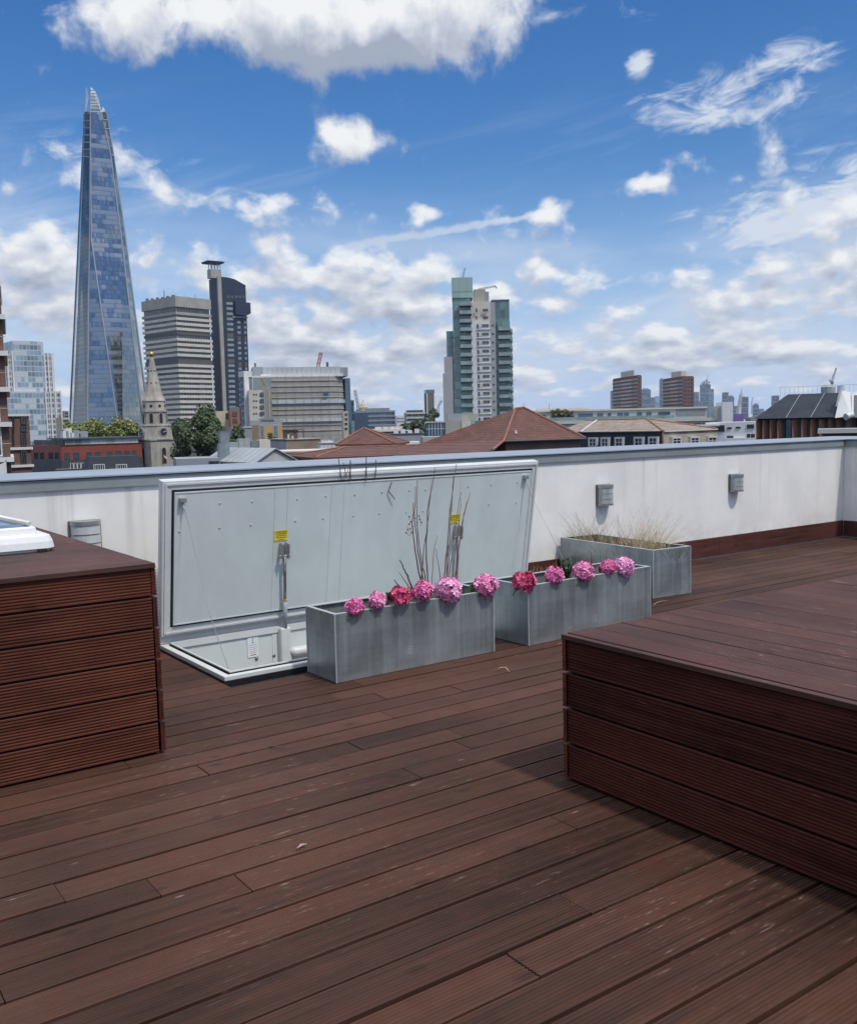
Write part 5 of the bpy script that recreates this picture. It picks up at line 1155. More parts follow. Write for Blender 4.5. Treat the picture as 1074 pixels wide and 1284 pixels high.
q_.box('roof_cap', plain('teal_cap', (.20,.25,.26), .5), 3.2, 6.6, -.2, 8, q_.H+.001, q_.H+.6)
q_ = Block('grey_flat_roof_building', 'low grey flat-roofed building with a white hatch, before the orange brick one', 'building', None, 291, 316, 535, 230, .1, grey_c, py=545, depth=10)
q_.box('roof_hatch', white_c, q_.LR*.55, q_.LR*.98, .4, 3, q_.H-2, q_.H-.9); q_.box('roof_edge', conc_l, 0, q_.LR, -.15, -.001, q_.H-.35, q_.H)
MR = Block('zinc_gabled_roof', 'pale metal gabled roof with white gable wall close behind the parapet', 'building', None, 322, 371, 577.5, 88, .45, white_c, py=577, depth=11, body=False)
z0 = MR.H; zr_ = MR.pt('R', 344.5, 563)[1]; xr_ = MR.pt('R', 344.5, 570)[0]; xe_ = MR.LR
b = MB(); b.add([(0,0,0),(xe_,0,0),(xe_,0,z0-.2),(xr_,0,zr_-.05),(0,0,z0-.2)], [(0,1,2,3,4)]); b.add([(0,0,0),(0,0,z0-.2),(0,11,z0-.2),(0,11,0)], [(0,1,2,3)]); b.add([(xe_,0,0),(xe_,11,0),(xe_,11,z0-.2),(xe_,0,z0-.2)], [(0,1,2,3)]); b.build('wall', plain('gable_white', (.46,.46,.44), .8, 0, .2, .9), MR.root)
b = MB()
for (xa_, za_), (xb_, zb3) in (((-.3,z0-.28),(xr_,zr_)),((xe_+.2,z0-.25),(xr_,zr_))): b.loft([[(xa_,-.2,za_),(xb_,-.2,zb3),(xb_,-.2,zb3+.10),(xa_,-.2,za_+.10)],[(xa_,11.5,za_),(xb_,11.5,zb3),(xb_,11.5,zb3+.10),(xa_,11.5,za_+.10)]])
b.build('roof', zinc_m, MR.root)
for k in range(8): z_ = 1.0+k*1.3; t0 = Vector((-.3,z_,z0-.18)); t1 = Vector((xr_,z_,zr_+.10)); MB().tube([t0,t1], .025, 4).build('roof_seam', plain('seam_grey', (.24,.25,.25), .5), MR.root)
GD = Block('metal_ventilation_duct', 'galvanised ventilation duct rising beside the pale metal gabled roof', 'duct', None, 275.5, 288, 556.5, 95, .2, plain('duct_metal', (.30,.33,.35), .4, .5, .2, 1), py=565, depth=1.2, body=False, zb=GZ+12)
h_ = GD.H; GD.box('lower_duct', MATS['duct_metal'], 0, GD.LR, 0, 1.2, 0, h_); zt_ = GD.pt('R', 280, 540)[1]
b = MB(); b.loft([[(x,y,h_+.001) for x,y in ((.15,.1),(GD.LR-.05,.1),(GD.LR-.05,1.1),(.15,1.1))], [(x,y,zt_-.2) for x,y in ((.05,.0),(GD.LR+.15,.0),(GD.LR+.15,1.1),(.05,1.1))], [(x,y,zt_) for x,y in ((-.05,-.1),(GD.LR+.3,-.1),(GD.LR+.3,1.2),(-.05,1.2))]]); b.build('duct_cowl', MATS['duct_metal'], GD.root)
GU = Block('rooftop_plant_boxes', 'row of grey and white plant boxes behind the pale metal gabled roof', 'plant room', None, 288, 339, 555, 100, .1, grey_c, py=560, depth=2.5, body=False)
for f0, f1, dh, m_ in ((0,.22,0,grey_c),(.23,.50,.35,MATS['panel_grey']),(.51,.72,.1,plain('unit_dark', (.16,.18,.19), .6)),(.73,1,.2,conc_l)): GU.box('plant_box', m_, GU.LR*f0, GU.LR*f1, 0, 2.5, 0, GU.H+dh)
q_ = Block('grey_roof_screen', 'low dark grey roof screen between the church and the metal gable', 'building', None, 221, 276, 575.5, 92, .05, grey_c, py=580, depth=6)
for k in range(6): q_.win('R', 262+2.2*k, 263.6+2.2*k, 578, 581, frame_d, glass_m, 1, .05)
BB = Block('tan_brick_block', 'tan brick roof block with a brown water tank and plants on its flat roof', 'building', 338, 360, 401.5, 551.5, 140, .28, tan_b, py=560)
BB.box('dark_rendered_face', grey_c, -.12, -.001, 0, BB.LL, 0, BB.H-.25); BB.box('coping', conc_m, -.2, BB.LR+.1, -.15, BB.LL, BB.H+.001, BB.H+.14)
a0 = BB.pt('R', 363, 545)[0]; a1 = BB.pt('R', 383, 545)[0]; zk = BB.pt('R', 370, 538.5)[1]
BB.box('water_tank', plain('brown_tank', (.14,.10,.07), .7), a0, a1-.8, 1.2, 3.5, BB.H+.15, zk-.12); BB.box('tank_roof', dark_c, a0-.1, a1+.1, 1.0, 4, zk-.12, zk)
for x in (a0+.1, (a0+a1)/2, a1): BB.box('tank_post', dark_c, x-.06, x+.06, 1.0, 1.12, BB.H+.15, zk-.125)
for k in range(5): x = BB.LR*(.0+k*.06); BB.box('chimney_pot', conc_l if k % 2 else brown_b, x, x+.25, .6, .85, BB.H+.15, BB.H+.55+.25*(k%3))
b = MB()
for k in range(12): x = BB.LR*(.55+.45*k/11); b.tube([(x,.2,BB.H+.15),(x,.2,BB.H+.9)], .02, 4)
b.tube([(BB.LR*.55,.2,BB.H+.9),(BB.LR,.2,BB.H+.9)], .022, 4); b.build('roof_railing', metal_c, BB.root)
tree('small round roof-garden shrub beside the tan brick block', 340, 543.5, 150, 17, mid_l, 61, .16, 900, GZ+13, 'roof_shrub')
q_ = Block('white_roof_unit', 'white panelled roof unit right of the tan brick block', 'roof unit', None, 401.5, 421, 556.5, 128, .1, white_c, py=560, depth=4)
q_.box('parapet_cap', grey_c, -.1, q_.LR+.1, -.1, 4, q_.H+.001, q_.H+.12)
for k in range(3): q_.box('panel_joint', grey_c, q_.LR*(k+1)/4-.02, q_.LR*(k+1)/4+.02, -.02, -.001, 0, q_.H)
q_ = Block('yellow_brick_building', 'yellow brick building top showing under the tan brick block', 'building', None, 355, 424, 567.5, 112, .1, yel_b, py=572, depth=8)
q_.box('coping', conc_l, -.1, q_.LR+.1, -.12, 8, q_.H+.001, q_.H+.16)
for k in range(4): q_.win('R', 366+13*k, 372+13*k, 571.5, 577, frame_w, glass_m, 2)
tk = empty('satellite_dishes', 'cluster of white dishes and vents on the roof past the tan brick block', 'dishes', W(407, 556, 133))
for k, px in enumerate((404.5, 408.5, 413)):
    c_ = W(px, 552.5, 133)-tk.location; b = MB(); r_ = .42; b.loft([[(c_.x+math.cos(a)*r2, c_.y-.25+(r2/r_)**2*.2*-1+.2, c_.z+math.sin(a)*r2) for a in [2*PI*i/14 for i in range(14)]] for r2 in (.03,.2,r_)], False); b.build('dish', cw_m, tk); MB().tube([c_, c_+Vector((0,.2,-.9))], .05, 5).build('mast', metal_c, tk)

# --- middle distance
q_ = Block('brown_brick_tower', 'narrow brown brick block against the edge of the scaffolded building', 'building', None, 430, 437, 497, 470, .15, brown_b, py=515, depth=12)
for k in range(5): q_.win('R', 431, 436, 500+5*k, 502.5+5*k, frame_w, glass_m, 2)
q_ = Block('blue_glass_block', 'slim blue glass block beside the narrow brown brick one', 'building', None, 436.5, 444, 503, 460, .15, curtain('blue_curtain', (.05,.10,.16), (.20,.28,.34), 1.6, 3.4, .25, (.10,.14,.18), .08, .1), py=520, depth=14)
q_.box('roof_cap', grey_c, -.1, q_.LR+.1, -.1, 14, q_.H+.001, q_.H+.6)
q_ = Block('cream_rendered_house', 'tall narrow cream rendered house below the brown brick block', 'house', None, 430.5, 436.5, 515.5, 400, .1, cream_c, py=525, depth=8)
for k in range(4): q_.win('R', 432, 435.5, 518+6*k, 521+6*k, frame_d, glass_m, 1)
dm = empty('gilded_dome', 'small cream dome with a golden tip peeping over the long blue office', 'dome', W(455.5, 520, 900))
pp = lambda px, py: W(px, py, 900)-dm.location
c_ = pp(455.5, 512); s9 = 900/F
b = MB(); b.lathe([(5.6*s9,-12*s9),(5.6*s9,1*s9),(5.9*s9,1.2*s9),(4.6*s9,2*s9),(4.0*s9,4*s9),(3*s9,6*s9),(1.6*s9,7.4*s9),(.9*s9,7.8*s9),(.9*s9,9*s9),(.02,9.4*s9)], 16, c_); b.build('drum', cream_c, dm, smooth=False)
MB().tube([c_+Vector((0,0,9*s9)), c_+Vector((0,0,11*s9))], [.5,.15], 6).build('gold_finial', gold_m, dm)
b = MB(); b.box(c_.x-10*s9*.5, c_.x+9*s9, c_.y, c_.y+8, c_.z-12*s9, c_.z-1.5*s9); b.build('pavilion', cream_c, dm)
cr = empty('tower_crane', 'faint blue-grey crane jib leaning up beside the gilded dome', 'crane', W(447, 515, 1100)); lattice(cr, W(449,515,1100)-cr.location, W(448.5,507,1100)-cr.location, 1.6, cb_m, 'mast'); lattice(cr, W(448.5,507,1100)-cr.location, W(444.6,489,1100)-cr.location, 1.5, cb_m)
BO = Block('long_blue_office', 'long low office with blue glass bands in the middle of the skyline', 'office', None, 442, 495, 515.5, 520, .0, curtain('office_blue', (.06,.09,.13), (.17,.22,.27), 3.0, 60.0, .2, (.1,.13,.16), .1, .06), py=525, depth=25)
BO.box('setback_roof', grey_c, BO.LR*.3, BO.LR*.88, 2, 20, BO.H+.001, BO.H+1.4)
for k in range(7): z = BO.H-.2-k*2.45; BO.box('spandrel_band', plain('spandrel_blue_grey', (.26,.30,.34), .5), -.2, BO.LR+.2, -.25, 25, z-.75, z+.2)
BO.box('dark_stair_block', plain('office_dark_blue', (.07,.10,.15), .3), -.3, BO.LR*.36, -.5, -.26, 0, BO.H-1.2)
q_ = Block('white_housing_block', 'small far white housing block right of the long blue office', 'building', None, 497, 509, 521, 800, .15, white_c, py=528, depth=14)
for k in range(2):
    for j in range(4): q_.win('R', 498+2.8*j, 499.6+2.8*j, 523.5+4*k, 525.5+4*k, frame_d, glass_m, 1, .2)
q_ = Block('stepped_terrace_flats', 'grey stepped flats with planted terraces left of the slim tower', 'building', None, 509.5, 533, 517, 640, .1, grey_c, py=528, depth=16)
q_.box('upper_storey', dark_c, q_.LR*.08, q_.LR*.92, 2, 12, q_.H+.001, q_.H+1.4)
for k in range(3): q_.box('terrace_band', conc_l, -.3, q_.LR+.3, -1.0, -.001, q_.H-1.2-k*3.0, q_.H-.3-k*3.0)
for k in range(3):
    for j in range(3): q_.win('R', 511+7.4*j, 516+7.4*j, 519.2+5.2*k, 521.4+5.2*k, frame_d, glass_m, 2, .2)
tree('round dark tree at the foot of the slim brown tower', 541, 514, 560, 26, mid_l, 71, .7, 2600); tree('broad dark tree spreading below the stepped flats', 522, 527, 420, 28, dark_l, 72, .6, 2600); tree('dark tree beside the glass pavilion', 536, 529, 400, 22, dark_l, 73, .6, 1600); tree('low dark tree behind the blue roof box', 504, 532, 470, 20, dark_l, 74, .6, 1400)
SL = Block('slim_brown_tower', 'slim brown tower with a glassy top storey, left of the green glass tower', 'tower', 531.8, 534.5, 544.8, 493, 900, .3, plain('slim_brown', (.12,.10,.09), .6, 0, .2, .1), py=505)
SL.box('glass_top', bglass_m, 0, SL.LR, 0, SL.LL, SL.H+.01, SL.pt('R',538,488.5)[1])
for x in (.5, SL.LR-.5): SL.box('white_edge', conc_l, x-.5, x+.5, -.4, -.001, 0, SL.H)
for k in range(7):
    for j in range(2): SL.win('R', 536+3.8*j, 538.3+3.8*j, 495.5+3.4*k, 497+3.4*k, conc_m, glass_m, 1, .2)
cr = empty('tower_crane', 'faint crane jib beside the foot of the green glass tower', 'crane', W(549, 512, 1300)); lattice(cr, W(549,520,1300)-cr.location, W(549,510,1300)-cr.location, 1.6, cb_m, 'mast'); lattice(cr, W(549,510,1300)-cr.location, W(553.5,502,1300)-cr.location, 1.5, cb_m)

# --- green glass and white residential tower
gg = curtain('green_curtain', (.11,.21,.20), (.33,.45,.43), 2.0, 3.0, .30, (.16,.22,.21), .10, .07); gg2 = curtain('green_curtain_dark', (.07,.15,.155), (.26,.38,.37), 1.8, 3.0, .22, (.12,.17,.17), .10, .08)
E = Block('green_glass_tower', 'stepped residential tower of green glass and white panels with stacked balconies', 'tower', None, 592, 618, 379, 330, .02, white_c, py=520, depth=16, body=False)
e = lambda px: E.pt('R', px, 500)[0]; z = lambda py: E.pt('R', 600, py)[1]
xw0, xw1 = e(592), e(615.5)
E.box('white_core', white_c, xw0, xw1, 0, 14, 0, z(402)); E.box('upper_white_core', conc_l, xw0, e(616.5), .6, 14, z(402)+.01, z(378)); E.box('grey_return', plain('tower_grey', (.34,.35,.35), .7), xw1+.01, e(622.5), .8, 14, 0, z(378.5)); E.box('lift_block', conc_m, e(596), e(611), 3, 10, z(378)+.01, z(361)); E.box('lift_panel', grey_c, e(611.2), e(615.4), 3.4, 10, z(378)+.01, z(364))
E.box('glass_shaft', gg, e(569.5), e(592)-.01, 1.6, 13, 0, z(372)); E.box('glass_lantern', curtain('lantern_glass', (.20,.31,.28), (.30,.42,.38), 2.4, 6.0, .4, (.2,.3,.27), .1, .06), e(569), e(595), 1.2, 12, z(372)+.01, z(346.5))
E.box('lantern_cap', conc_m, e(574), e(588), 3, 9, z(346.5)+.01, z(345.3))
E.box('glass_wing', gg2, e(561), e(569.5)-.02, 3, 13, 0, z(413)); E.box('grey_panel_slab', plain('tower_panel_grey', (.36,.36,.36), .7, 0, .04, .2), e(555.5), e(568), .8, 2.99, 0, z(467)); E.box('panel_slab_upper', MATS['tower_panel_grey'], e(557.5), e(568), 1.2, 2.98, z(467)+.01, z(446))
E.box('rear_glass_wing', gg2, e(622.5)+.01, e(640.5), 2.5, 15, 0, z(376)); E.box('rear_glass_step', gg, e(640.5)+.01, e(643.5), 4, 15, 0, z(412)); E.box('roof_edge', conc_m, e(618), e(640.8), 2.2, 15.2, z(376)+.01, z(375))
p = 406.8; k = 0
while p < 530:
    zz1 = z(p); E.winm('R', e(605.5), e(614.2), zz1-.95, zz1+.10, conc_m, glass_m, 2, .1); E.winm('R', e(599.2), e(601.2), zz1-1.45, zz1+.1, frame_d, glass_m, 1, .08); E.box('white_recess', conc_l, e(601.6), e(605.2), -.12, -.001, zz1-1.1, zz1+.05)
    E.box('white_ledge', white_c, e(599), xw1+.2, -.35, -.13, zz1-1.75, zz1-1.45); E.box('side_slot', dark_c, e(618), e(620.5), .72, .799, zz1-.6, zz1-.1)
    p += 10.62; k += 1
for p in (388, 397.5): E.winm('R', e(607), e(613.5), z(p+2.6), z(p-.6), frame_d, glass_m, 2, .1); E.winm('R', e(598), e(600), z(p+3), z(p-1.5), frame_d, glass_m, 1, .1)
bal = plain('balcony_dark', (.07,.085,.085), .6); bgl = plain('balcony_glass', (.23,.32,.31), .15, 0, .3, .5, spec=.9)
def balcony(x0, x1, y0, y1, zb5, hh_=1.15):
    r_ = empty_part('balcony', E.root); MB().box(x0, x1, y0, y1, zb5-.22, zb5).build('slab', bal, r_); b_ = MB(); b_.box(x0, x1, y0, y0+.05, zb5+.001, zb5+hh_); b_.box(x0, x0+.05, y0+.051, y1, zb5+.001, zb5+hh_); b_.box(x1-.05, x1, y0+.051, y1, zb5+.001, zb5+hh_); b_.build('glass_balustrade', bgl, r_)
p = 382.5
while p < 532: balcony(e(578), e(593.2), -.6, 1.59, z(p)); p += 10.62
p = 414.5
while p < 528: balcony(e(626), e(641.2), 0.6, 2.49, z(p)); balcony(e(638), e(644.2), 3.2, 3.99, z(p+1.5)); E.box('white_nib', white_c, e(643.6), e(645), 4.2, 6, z(p+4.6), z(p+2.2)); p += 10.62
E.box('glass_penthouse', gg, e(625), e(640.6), 1.2, 2.4, z(413), z(403))
for px, p in ((583,455),(580,440),(584,486),(581,515)): E.box('curtained_window', white_c, e(px), e(px+1.6), 1.5, 1.599, z(p+6), z(p))
lattice(E.root, (e(583),5,z(345)), (e(586.2),5,z(332.2)), .28, cb_m, 'cleaning_jib'); lattice(E.root, (e(602),5,z(360)), (e(624),5,z(356.6)), .28, cb_m, 'cleaning_jib'); MB().tube([(e(624),5,z(356.5)),(e(625.5),5,z(359.5))], .2, 5).build('jib_hook', cb_m, E.root)
PD = Block('glass_pavilion', 'low glazed pavilion with grey concrete block at the foot of the green glass tower', 'building', None, 534, 611, 528.5, 260, .03, conc_l, py=538, depth=14, body=False)
a = lambda px: PD.pt('R', px, 540)[0]; zp = lambda py: PD.pt('R', 560, py)[1]
PD.box('glazed_hall', bglass_m, a(534), a(557.5), 0, 10, 0, zp(529.5)); PD.box('hall_roof', conc_l, a(533.3), a(558), -.3, 10, zp(529.5)+.001, zp(528)); PD.box('concrete_block', conc_m, a(558)+.02, a(578.5), -.2, 10, 0, zp(527.5)); PD.box('pale_block', conc_l, a(578.5)+.02, a(590), -.4, 10, 0, zp(528)); PD.box('glazed_link', gg2, a(590)+.02, a(611), 1, 10, 0, zp(528.5)); PD.box('upper_box', grey_c, a(562), a(580), 3, 11, zp(527.5)+.02, zp(518.5)); PD.box('upper_box', conc_m, a(580)+.02, a(599), 3.2, 11, zp(528)+.02, zp(519))
for px in (537.8, 541.6, 545.4, 549.2, 553): PD.box('mullion', white_c, a(px)-.06, a(px)+.06, -.12, -.001, 0, zp(529.6))
PD.box('transom', white_c, a(534), a(557.4), -.14, -.121, zp(537.6), zp(537))
# roofs in front of it
q_ = Block('long_grey_flat_roof', 'long dark grey flat roof in front of the glazed pavilion', 'building', None, 488, 532, 545.5, 190, .05, grey_c, py=550, depth=10)
q_.box('roof_edge', dark_c, -.1, q_.LR+.1, -.1, 10, q_.H+.001, q_.H+.25)
for k in range(4): q_.box('roof_vent', white_c, q_.LR*(.15+.2*k), q_.LR*(.15+.2*k)+.9, 2, 3, q_.H+.26, q_.H+.8+.3*(k%2))
q_ = Block('blue_roof_box', 'bright blue box-like roof extension among the grey roofs', 'roof extension', None, 502, 514.5, 540.5, 210, .05, plain('bright_blue', (.03,.06,.22), .6), py=545, depth=5)
q_.box('cap', white_c, -.1, q_.LR+.1, -.1, 5, q_.H+.001, q_.H+.2)
q_ = Block('pale_flat_roofs', 'low white and brick flat roofs behind the small red hipped roof', 'building', None, 468, 502, 541.5, 230, .05, brown_b, py=548, depth=10)
q_.box('white_strip', white_c, -.2, q_.LR+.2, -.2, 10, q_.H+.001, q_.H+.5)
for k in range(4): q_.box('roof_unit', conc_l, q_.LR*(.1+.24*k), q_.LR*(.1+.24*k)+2, 3, 5, q_.H+.51, q_.H+1.2)
q_ = Block('white_roof_strip', 'bright white flat roof strip against the small red hipped roof', 'flat roof', None, 494, 526, 554.3, 135, .04, white_c, py=557, depth=4)
q_.box('fascia', conc_m, -.02, q_.LR+.02, -.08, -.001, q_.H-.7, q_.H-.3)
q_ = Block('grey_rendered_roof_block', 'grey rendered block with a tiny gable just above the long red roof', 'building', None, 530, 577, 548, 150, .05, plain('grey_render', (.33,.33,.32), .8, 0, .12, .5), py=553, depth=8)
a0, a1 = q_.pt('R', 544, 553)[0], q_.pt('R', 556, 553)[0]; zq = q_.pt('R', 550, 550)[1]
b = MB(); b.loft([[(a0,-.6,0),(a1,-.6,0),(a1,-.6,zq-1),((a0+a1)/2,-.6,zq+.1),(a0,-.6,zq-1)],[(a0,-.001,0),(a1,-.001,0),(a1,-.001,zq-1),((a0+a1)/2,-.001,zq+.1),(a0,-.001,zq-1)]]); b.build('gable', conc_m, q_.root)
b = MB(); b.tube([(a0-.1,-.7,zq-1.05),((a0+a1)/2,-.7,zq+.15),(a1+.1,-.7,zq-1.05)], .10, 4); b.build('gable_edge', dark_c, q_.root)

# --- red tiled roofs just across the street
def hip(name, label, eaves, apex0, apex1, wall_m, roof_m, zwall=GZ, over=.35, ridge_m=None):
    c_ = sum(eaves, Vector())/len(eaves); t = empty(name, label, 'house', (c_.x, c_.y, zwall)); off = Vector((c_.x, c_.y, zwall))
    E_ = [p-off for p in eaves]; A0, A1 = apex0-off, apex1-off; cc = sum(E_, Vector())/4
    ins = [p+(Vector((cc.x,cc.y,p.z))-p).normalized()*over*1.6 for p in E_]; b_ = MB(); b_.loft([[(p.x,p.y,0) for p in ins],[(p.x,p.y,p.z-.15) for p in ins]]); b_.build('wall', wall_m, t)
    b_ = MB(); b_.add(E_+[A0, A1], [(0,1,5,4),(1,2,5),(2,3,4,5),(3,0,4)]); b_.add([p-Vector((0,0,.16)) for p in E_], [(3,2,1,0)]); n0 = len(b_.v)
    for k_2 in range(4): p, q2 = E_[k_2], E_[(k_2+1)%4]; dz_ = Vector((0,0,.16)); b_.quad(p-dz_, q2-dz_, q2, p)
    b_.build('roof', roof_m, t)
    for p, q2 in ((E_[0],A0),(E_[1],A1),(E_[2],A1),(E_[3],A0),(A0,A1)):
        if (p-q2).length > .05: MB().tube([p+Vector((0,0,.03)), q2+Vector((0,0,.05))], .11, 6).build('ridge_tiles', ridge_m or tile_ridge, t)
    return t
tile_ridge = plain('ridge_tile', (.24,.105,.065), .8, 0, .25, 1.5)
c1 = W(631.5, 552.5, 98); ze = c1.z
def at_z(px, py, zv): r = ray(px, py); t = (zv-HC)/r.z; return EYE+r*t
c2 = W(734, 549, 103.5); c2.z = ze
dv = (c2-c1); dv.z = 0; dn = Vector((-dv.y, dv.x, 0)).normalized()
if dn.dot(c1-EYE) < 0: dn = -dn
L2 = dv.length; ap0 = W(646, 512.6, 106); ap1 = W(656.5, 511.5, 106.8)
mid = c1+dv*.5+dn*L2*.5
# the big hipped roof runs on down towards the viewer on its long side
p_l = at_z(500, 583, ze-1.2); back_l = p_l+dn*L2*1.0+Vector((0,0,0))
rt_ = empty('red_hipped_house', 'brick house with a big red-brown tiled hipped roof, largest roof beyond the parapet', 'house', (c1.x, c1.y, GZ)); of = Vector((c1.x, c1.y, GZ))
zlow = W(560, 577, 84).z
e0 = W(617, 565, 88); e0 = Vector((e0.x, e0.y, e0.z))                # where the long eave leaves the brick face
l0 = W(520, 575, 92); lr = W(575.7, 553.6, 103); 
b = MB(); vs = [c1, c2, c2+dn*L2, c1+dn*L2*1.0-dv*.25, ap0, ap1, e0, W(470, 582, 90), W(520, 558.5, 104), lr]
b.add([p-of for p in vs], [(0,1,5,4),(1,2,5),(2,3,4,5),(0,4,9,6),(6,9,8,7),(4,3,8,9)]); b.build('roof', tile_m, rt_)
ins = .4; w0, w1 = c1-of+dv.normalized()*ins+dn*ins, c2-of-dv.normalized()*ins+dn*ins
b = MB(); b.loft([[(p.x,p.y,0) for p in (w0,w1,w1+dn*(L2-.8),w0+dn*(L2-.8))],[(p.x,p.y,(c1-of).z-.12) for p in (w0,w1,w1+dn*(L2-.8),w0+dn*(L2-.8))]]); b.build('wall', brown_b, rt_)
MB().tube([c1-of+Vector((-.2,0,-.08)), c2-of+Vector((.1,0,-.08))], .10, 6).build('gutter', dark_c, rt_)
for p, q2 in ((c1,ap0),(c2,ap1),(ap0,ap1),(c1,e0)): MB().tube([p-of+Vector((0,0,.03)), q2-of+Vector((0,0,.06))], .13, 6).build('ridge_tiles', tile_ridge, rt_)
pg = W(646.5, 544, 100)-of; b = MB(); b.lathe([(.01,-.12),(.12,0),(.14,.12),(.08,.25),(.07,.34),(.01,.4)], 8, pg); tag(b.build('pigeon', plain('pigeon_white', (.6,.6,.6), .7)), 'tiny white bird sitting on the slope of the big red hipped roof', 'bird').location = of
for px_, py_, h_, pot in ((668,526,1.5,2),(617,546,1.1,1)):                # brick chimneys and an aerial on the big roof
    q_ = W(px_, py_, 107)-of; MB().box(q_.x-.45,q_.x+.45,q_.y-.3,q_.y+.3,q_.z-1.6,q_.z+h_*.25).build('chimney', brown_b, rt_) if False else None
antenna(rt_, [ap1-of+Vector((0,0,-.3)), ap1-of+Vector((0,0,.55))], .025, 'lightning_rod')
c1b = W(420, 557.6, 120); ze2 = c1b.z; c2b = W(496, 557, 118); c2b.z = ze2; dvb = c2b-c1b; dnb = Vector((-dvb.y, dvb.x, 0)).normalized()
if dnb.dot(c1b-EYE) < 0: dnb = -dnb
ap_ = W(455.5, 537, 124.0)
hip('red_hipped_house', 'brick house under the small red hipped roof with a pointed top', [c1b, c2b, c2b+dnb*8, c1b+dnb*8], ap_, ap_+dvb.normalized()*.1, brown_b, tile_m)
lw0 = W(395, 574, 96); lw1 = W(535, 573, 100); lw1.z = lw0.z; dvl = lw1-lw0; dnl = Vector((-dvl.y, dvl.x, 0)).normalized()
if dnl.dot(lw0-EYE) < 0: dnl = -dnl
rl0 = W(432, 561, 106); rl1 = W(525, 558.5, 106)
hip('red_roofed_wing', 'long low red tiled wing joining the small hipped house to the big one', [lw0, lw1, lw1+dnl*11, lw0+dnl*11], rl0, Vector((rl1.x, rl1.y, rl0.z)), brown_b, tile_m)

# --- long white-grey modern building
LW_ = Block('long_white_building', 'long pale stepped modern building with dark windows behind the weathered mansard roof', 'building', None, 640, 898, 530, 205, -.08, white_c, py=528, depth=22, body=False)
a = lambda px: LW_.pt('R', px, 525)[0]; zl = lambda px, py: LW_.pt('R', px, py)[1]
pale_l = plain('pale_grey_render', (.42,.43,.42), .8, 0, .08, .15)
t1 = zl(800, 526.5); t2 = zl(800, 511.5); t0 = t1-3.4
LW_.box('lower_storey', pale_l, a(640), a(897), 0, 20, 0, t1); LW_.box('terrace_edge', conc_l, a(640)-.2, a(897)+.2, -.3, .0, t1-.5, t1+.15); LW_.box('upper_storey', pale_l, a(646), a(888), 3, 20, t1+.16, t2-.35); LW_.box('upper_roof_edge', conc_l, a(645), a(889), 2.7, 20, t2-.35, t2)
LW_.box('grey_screen', plain('screen_grey', (.22,.23,.24), .6), a(845)+.6, a(886), 2.9, 2.999, t1+.7, t2-.5); LW_.box('roof_plant', conc_l, a(668), a(740), 10, 16, t2+.001, t2+.55); LW_.box('end_tower', white_c, a(903.5), a(916.5), -2, 8, 0, zl(910,504)); LW_.box('end_block', pale_l, a(897)+.25, a(903.4), 0, 9, 0, zl(905,509))
def up(x0, x1_, bars=2): LW_.root; me = LW_.winm('R', a(x0), a(x1_), t1+.75, t2-.9, frame_d, bglass_m, bars, .08); me.location.y = 2.999
for x0, x1_, n_ in ((677,683,1),(706,712,1),(725,743,4),(749,756,1),(762,766,1),(774.5,781,1),(783,788.5,1),(799.5,805.5,1),(811.5,817.5,1),(826.5,841,3)): up(x0, x1_, n_)
for x0, x1_, n_ in ((723,743,4),(748.5,755,1),(761,765,1),(770,791,4),(798.5,805,1),(810.5,817,1),(857,864,1),(870.5,878.5,2),(880.5,896,4)): LW_.winm('R', a(x0), a(x1_), t1-2.3, t1-.95, frame_d, glass_m, n_, .08)
LW_.box('balustrade', bgl, a(690), a(845), -.1, -.05, t1+.16, t1+.9); antenna(LW_.root, [(a(686.5),8,t2),(a(686.5),8,t2+1.6)], .05)
for i, (px, w_) in enumerate(((697,18),(708,16),(714,12))): tree(('broad olive shrub on the pale stepped terrace','taller olive shrub on the pale stepped terrace by the long window','small olive shrub closest to the long terrace window')[i], px, 513.5+i, 206, w_, leaf_mat('olive_leaves'+'abc'[i], (.10,.11,.05)), 81+i, .22, 700, LW_.o.z+t1, 'terrace_shrub', None)
WB = Block('low_white_office', 'low white office with dark window strips at the end of the weathered mansard roof', 'building', None, 884, 947, 530, 165, -.1, white_c, py=540, depth=14)
for x0, x1_, y0, y1 in ((897,908,533,541),(911,917,535.6,537.6),(922,928,535,537),(936,945,532,537),(911,919,546.5,549),(936,940,544,549),(941,946,544,549)): WB.win('R', x0, x1_, y0, y1, frame_d, glass_m, 2, .06)
WB.box('white_canopy', white_c, -4, 2.2, -1.0, 2, WB.H-.6, WB.H-.3); WB.box('ledge', white_c, WB.LR*.4, WB.LR+.1, -.6, -.001, WB.H-3.2, WB.H-2.6)

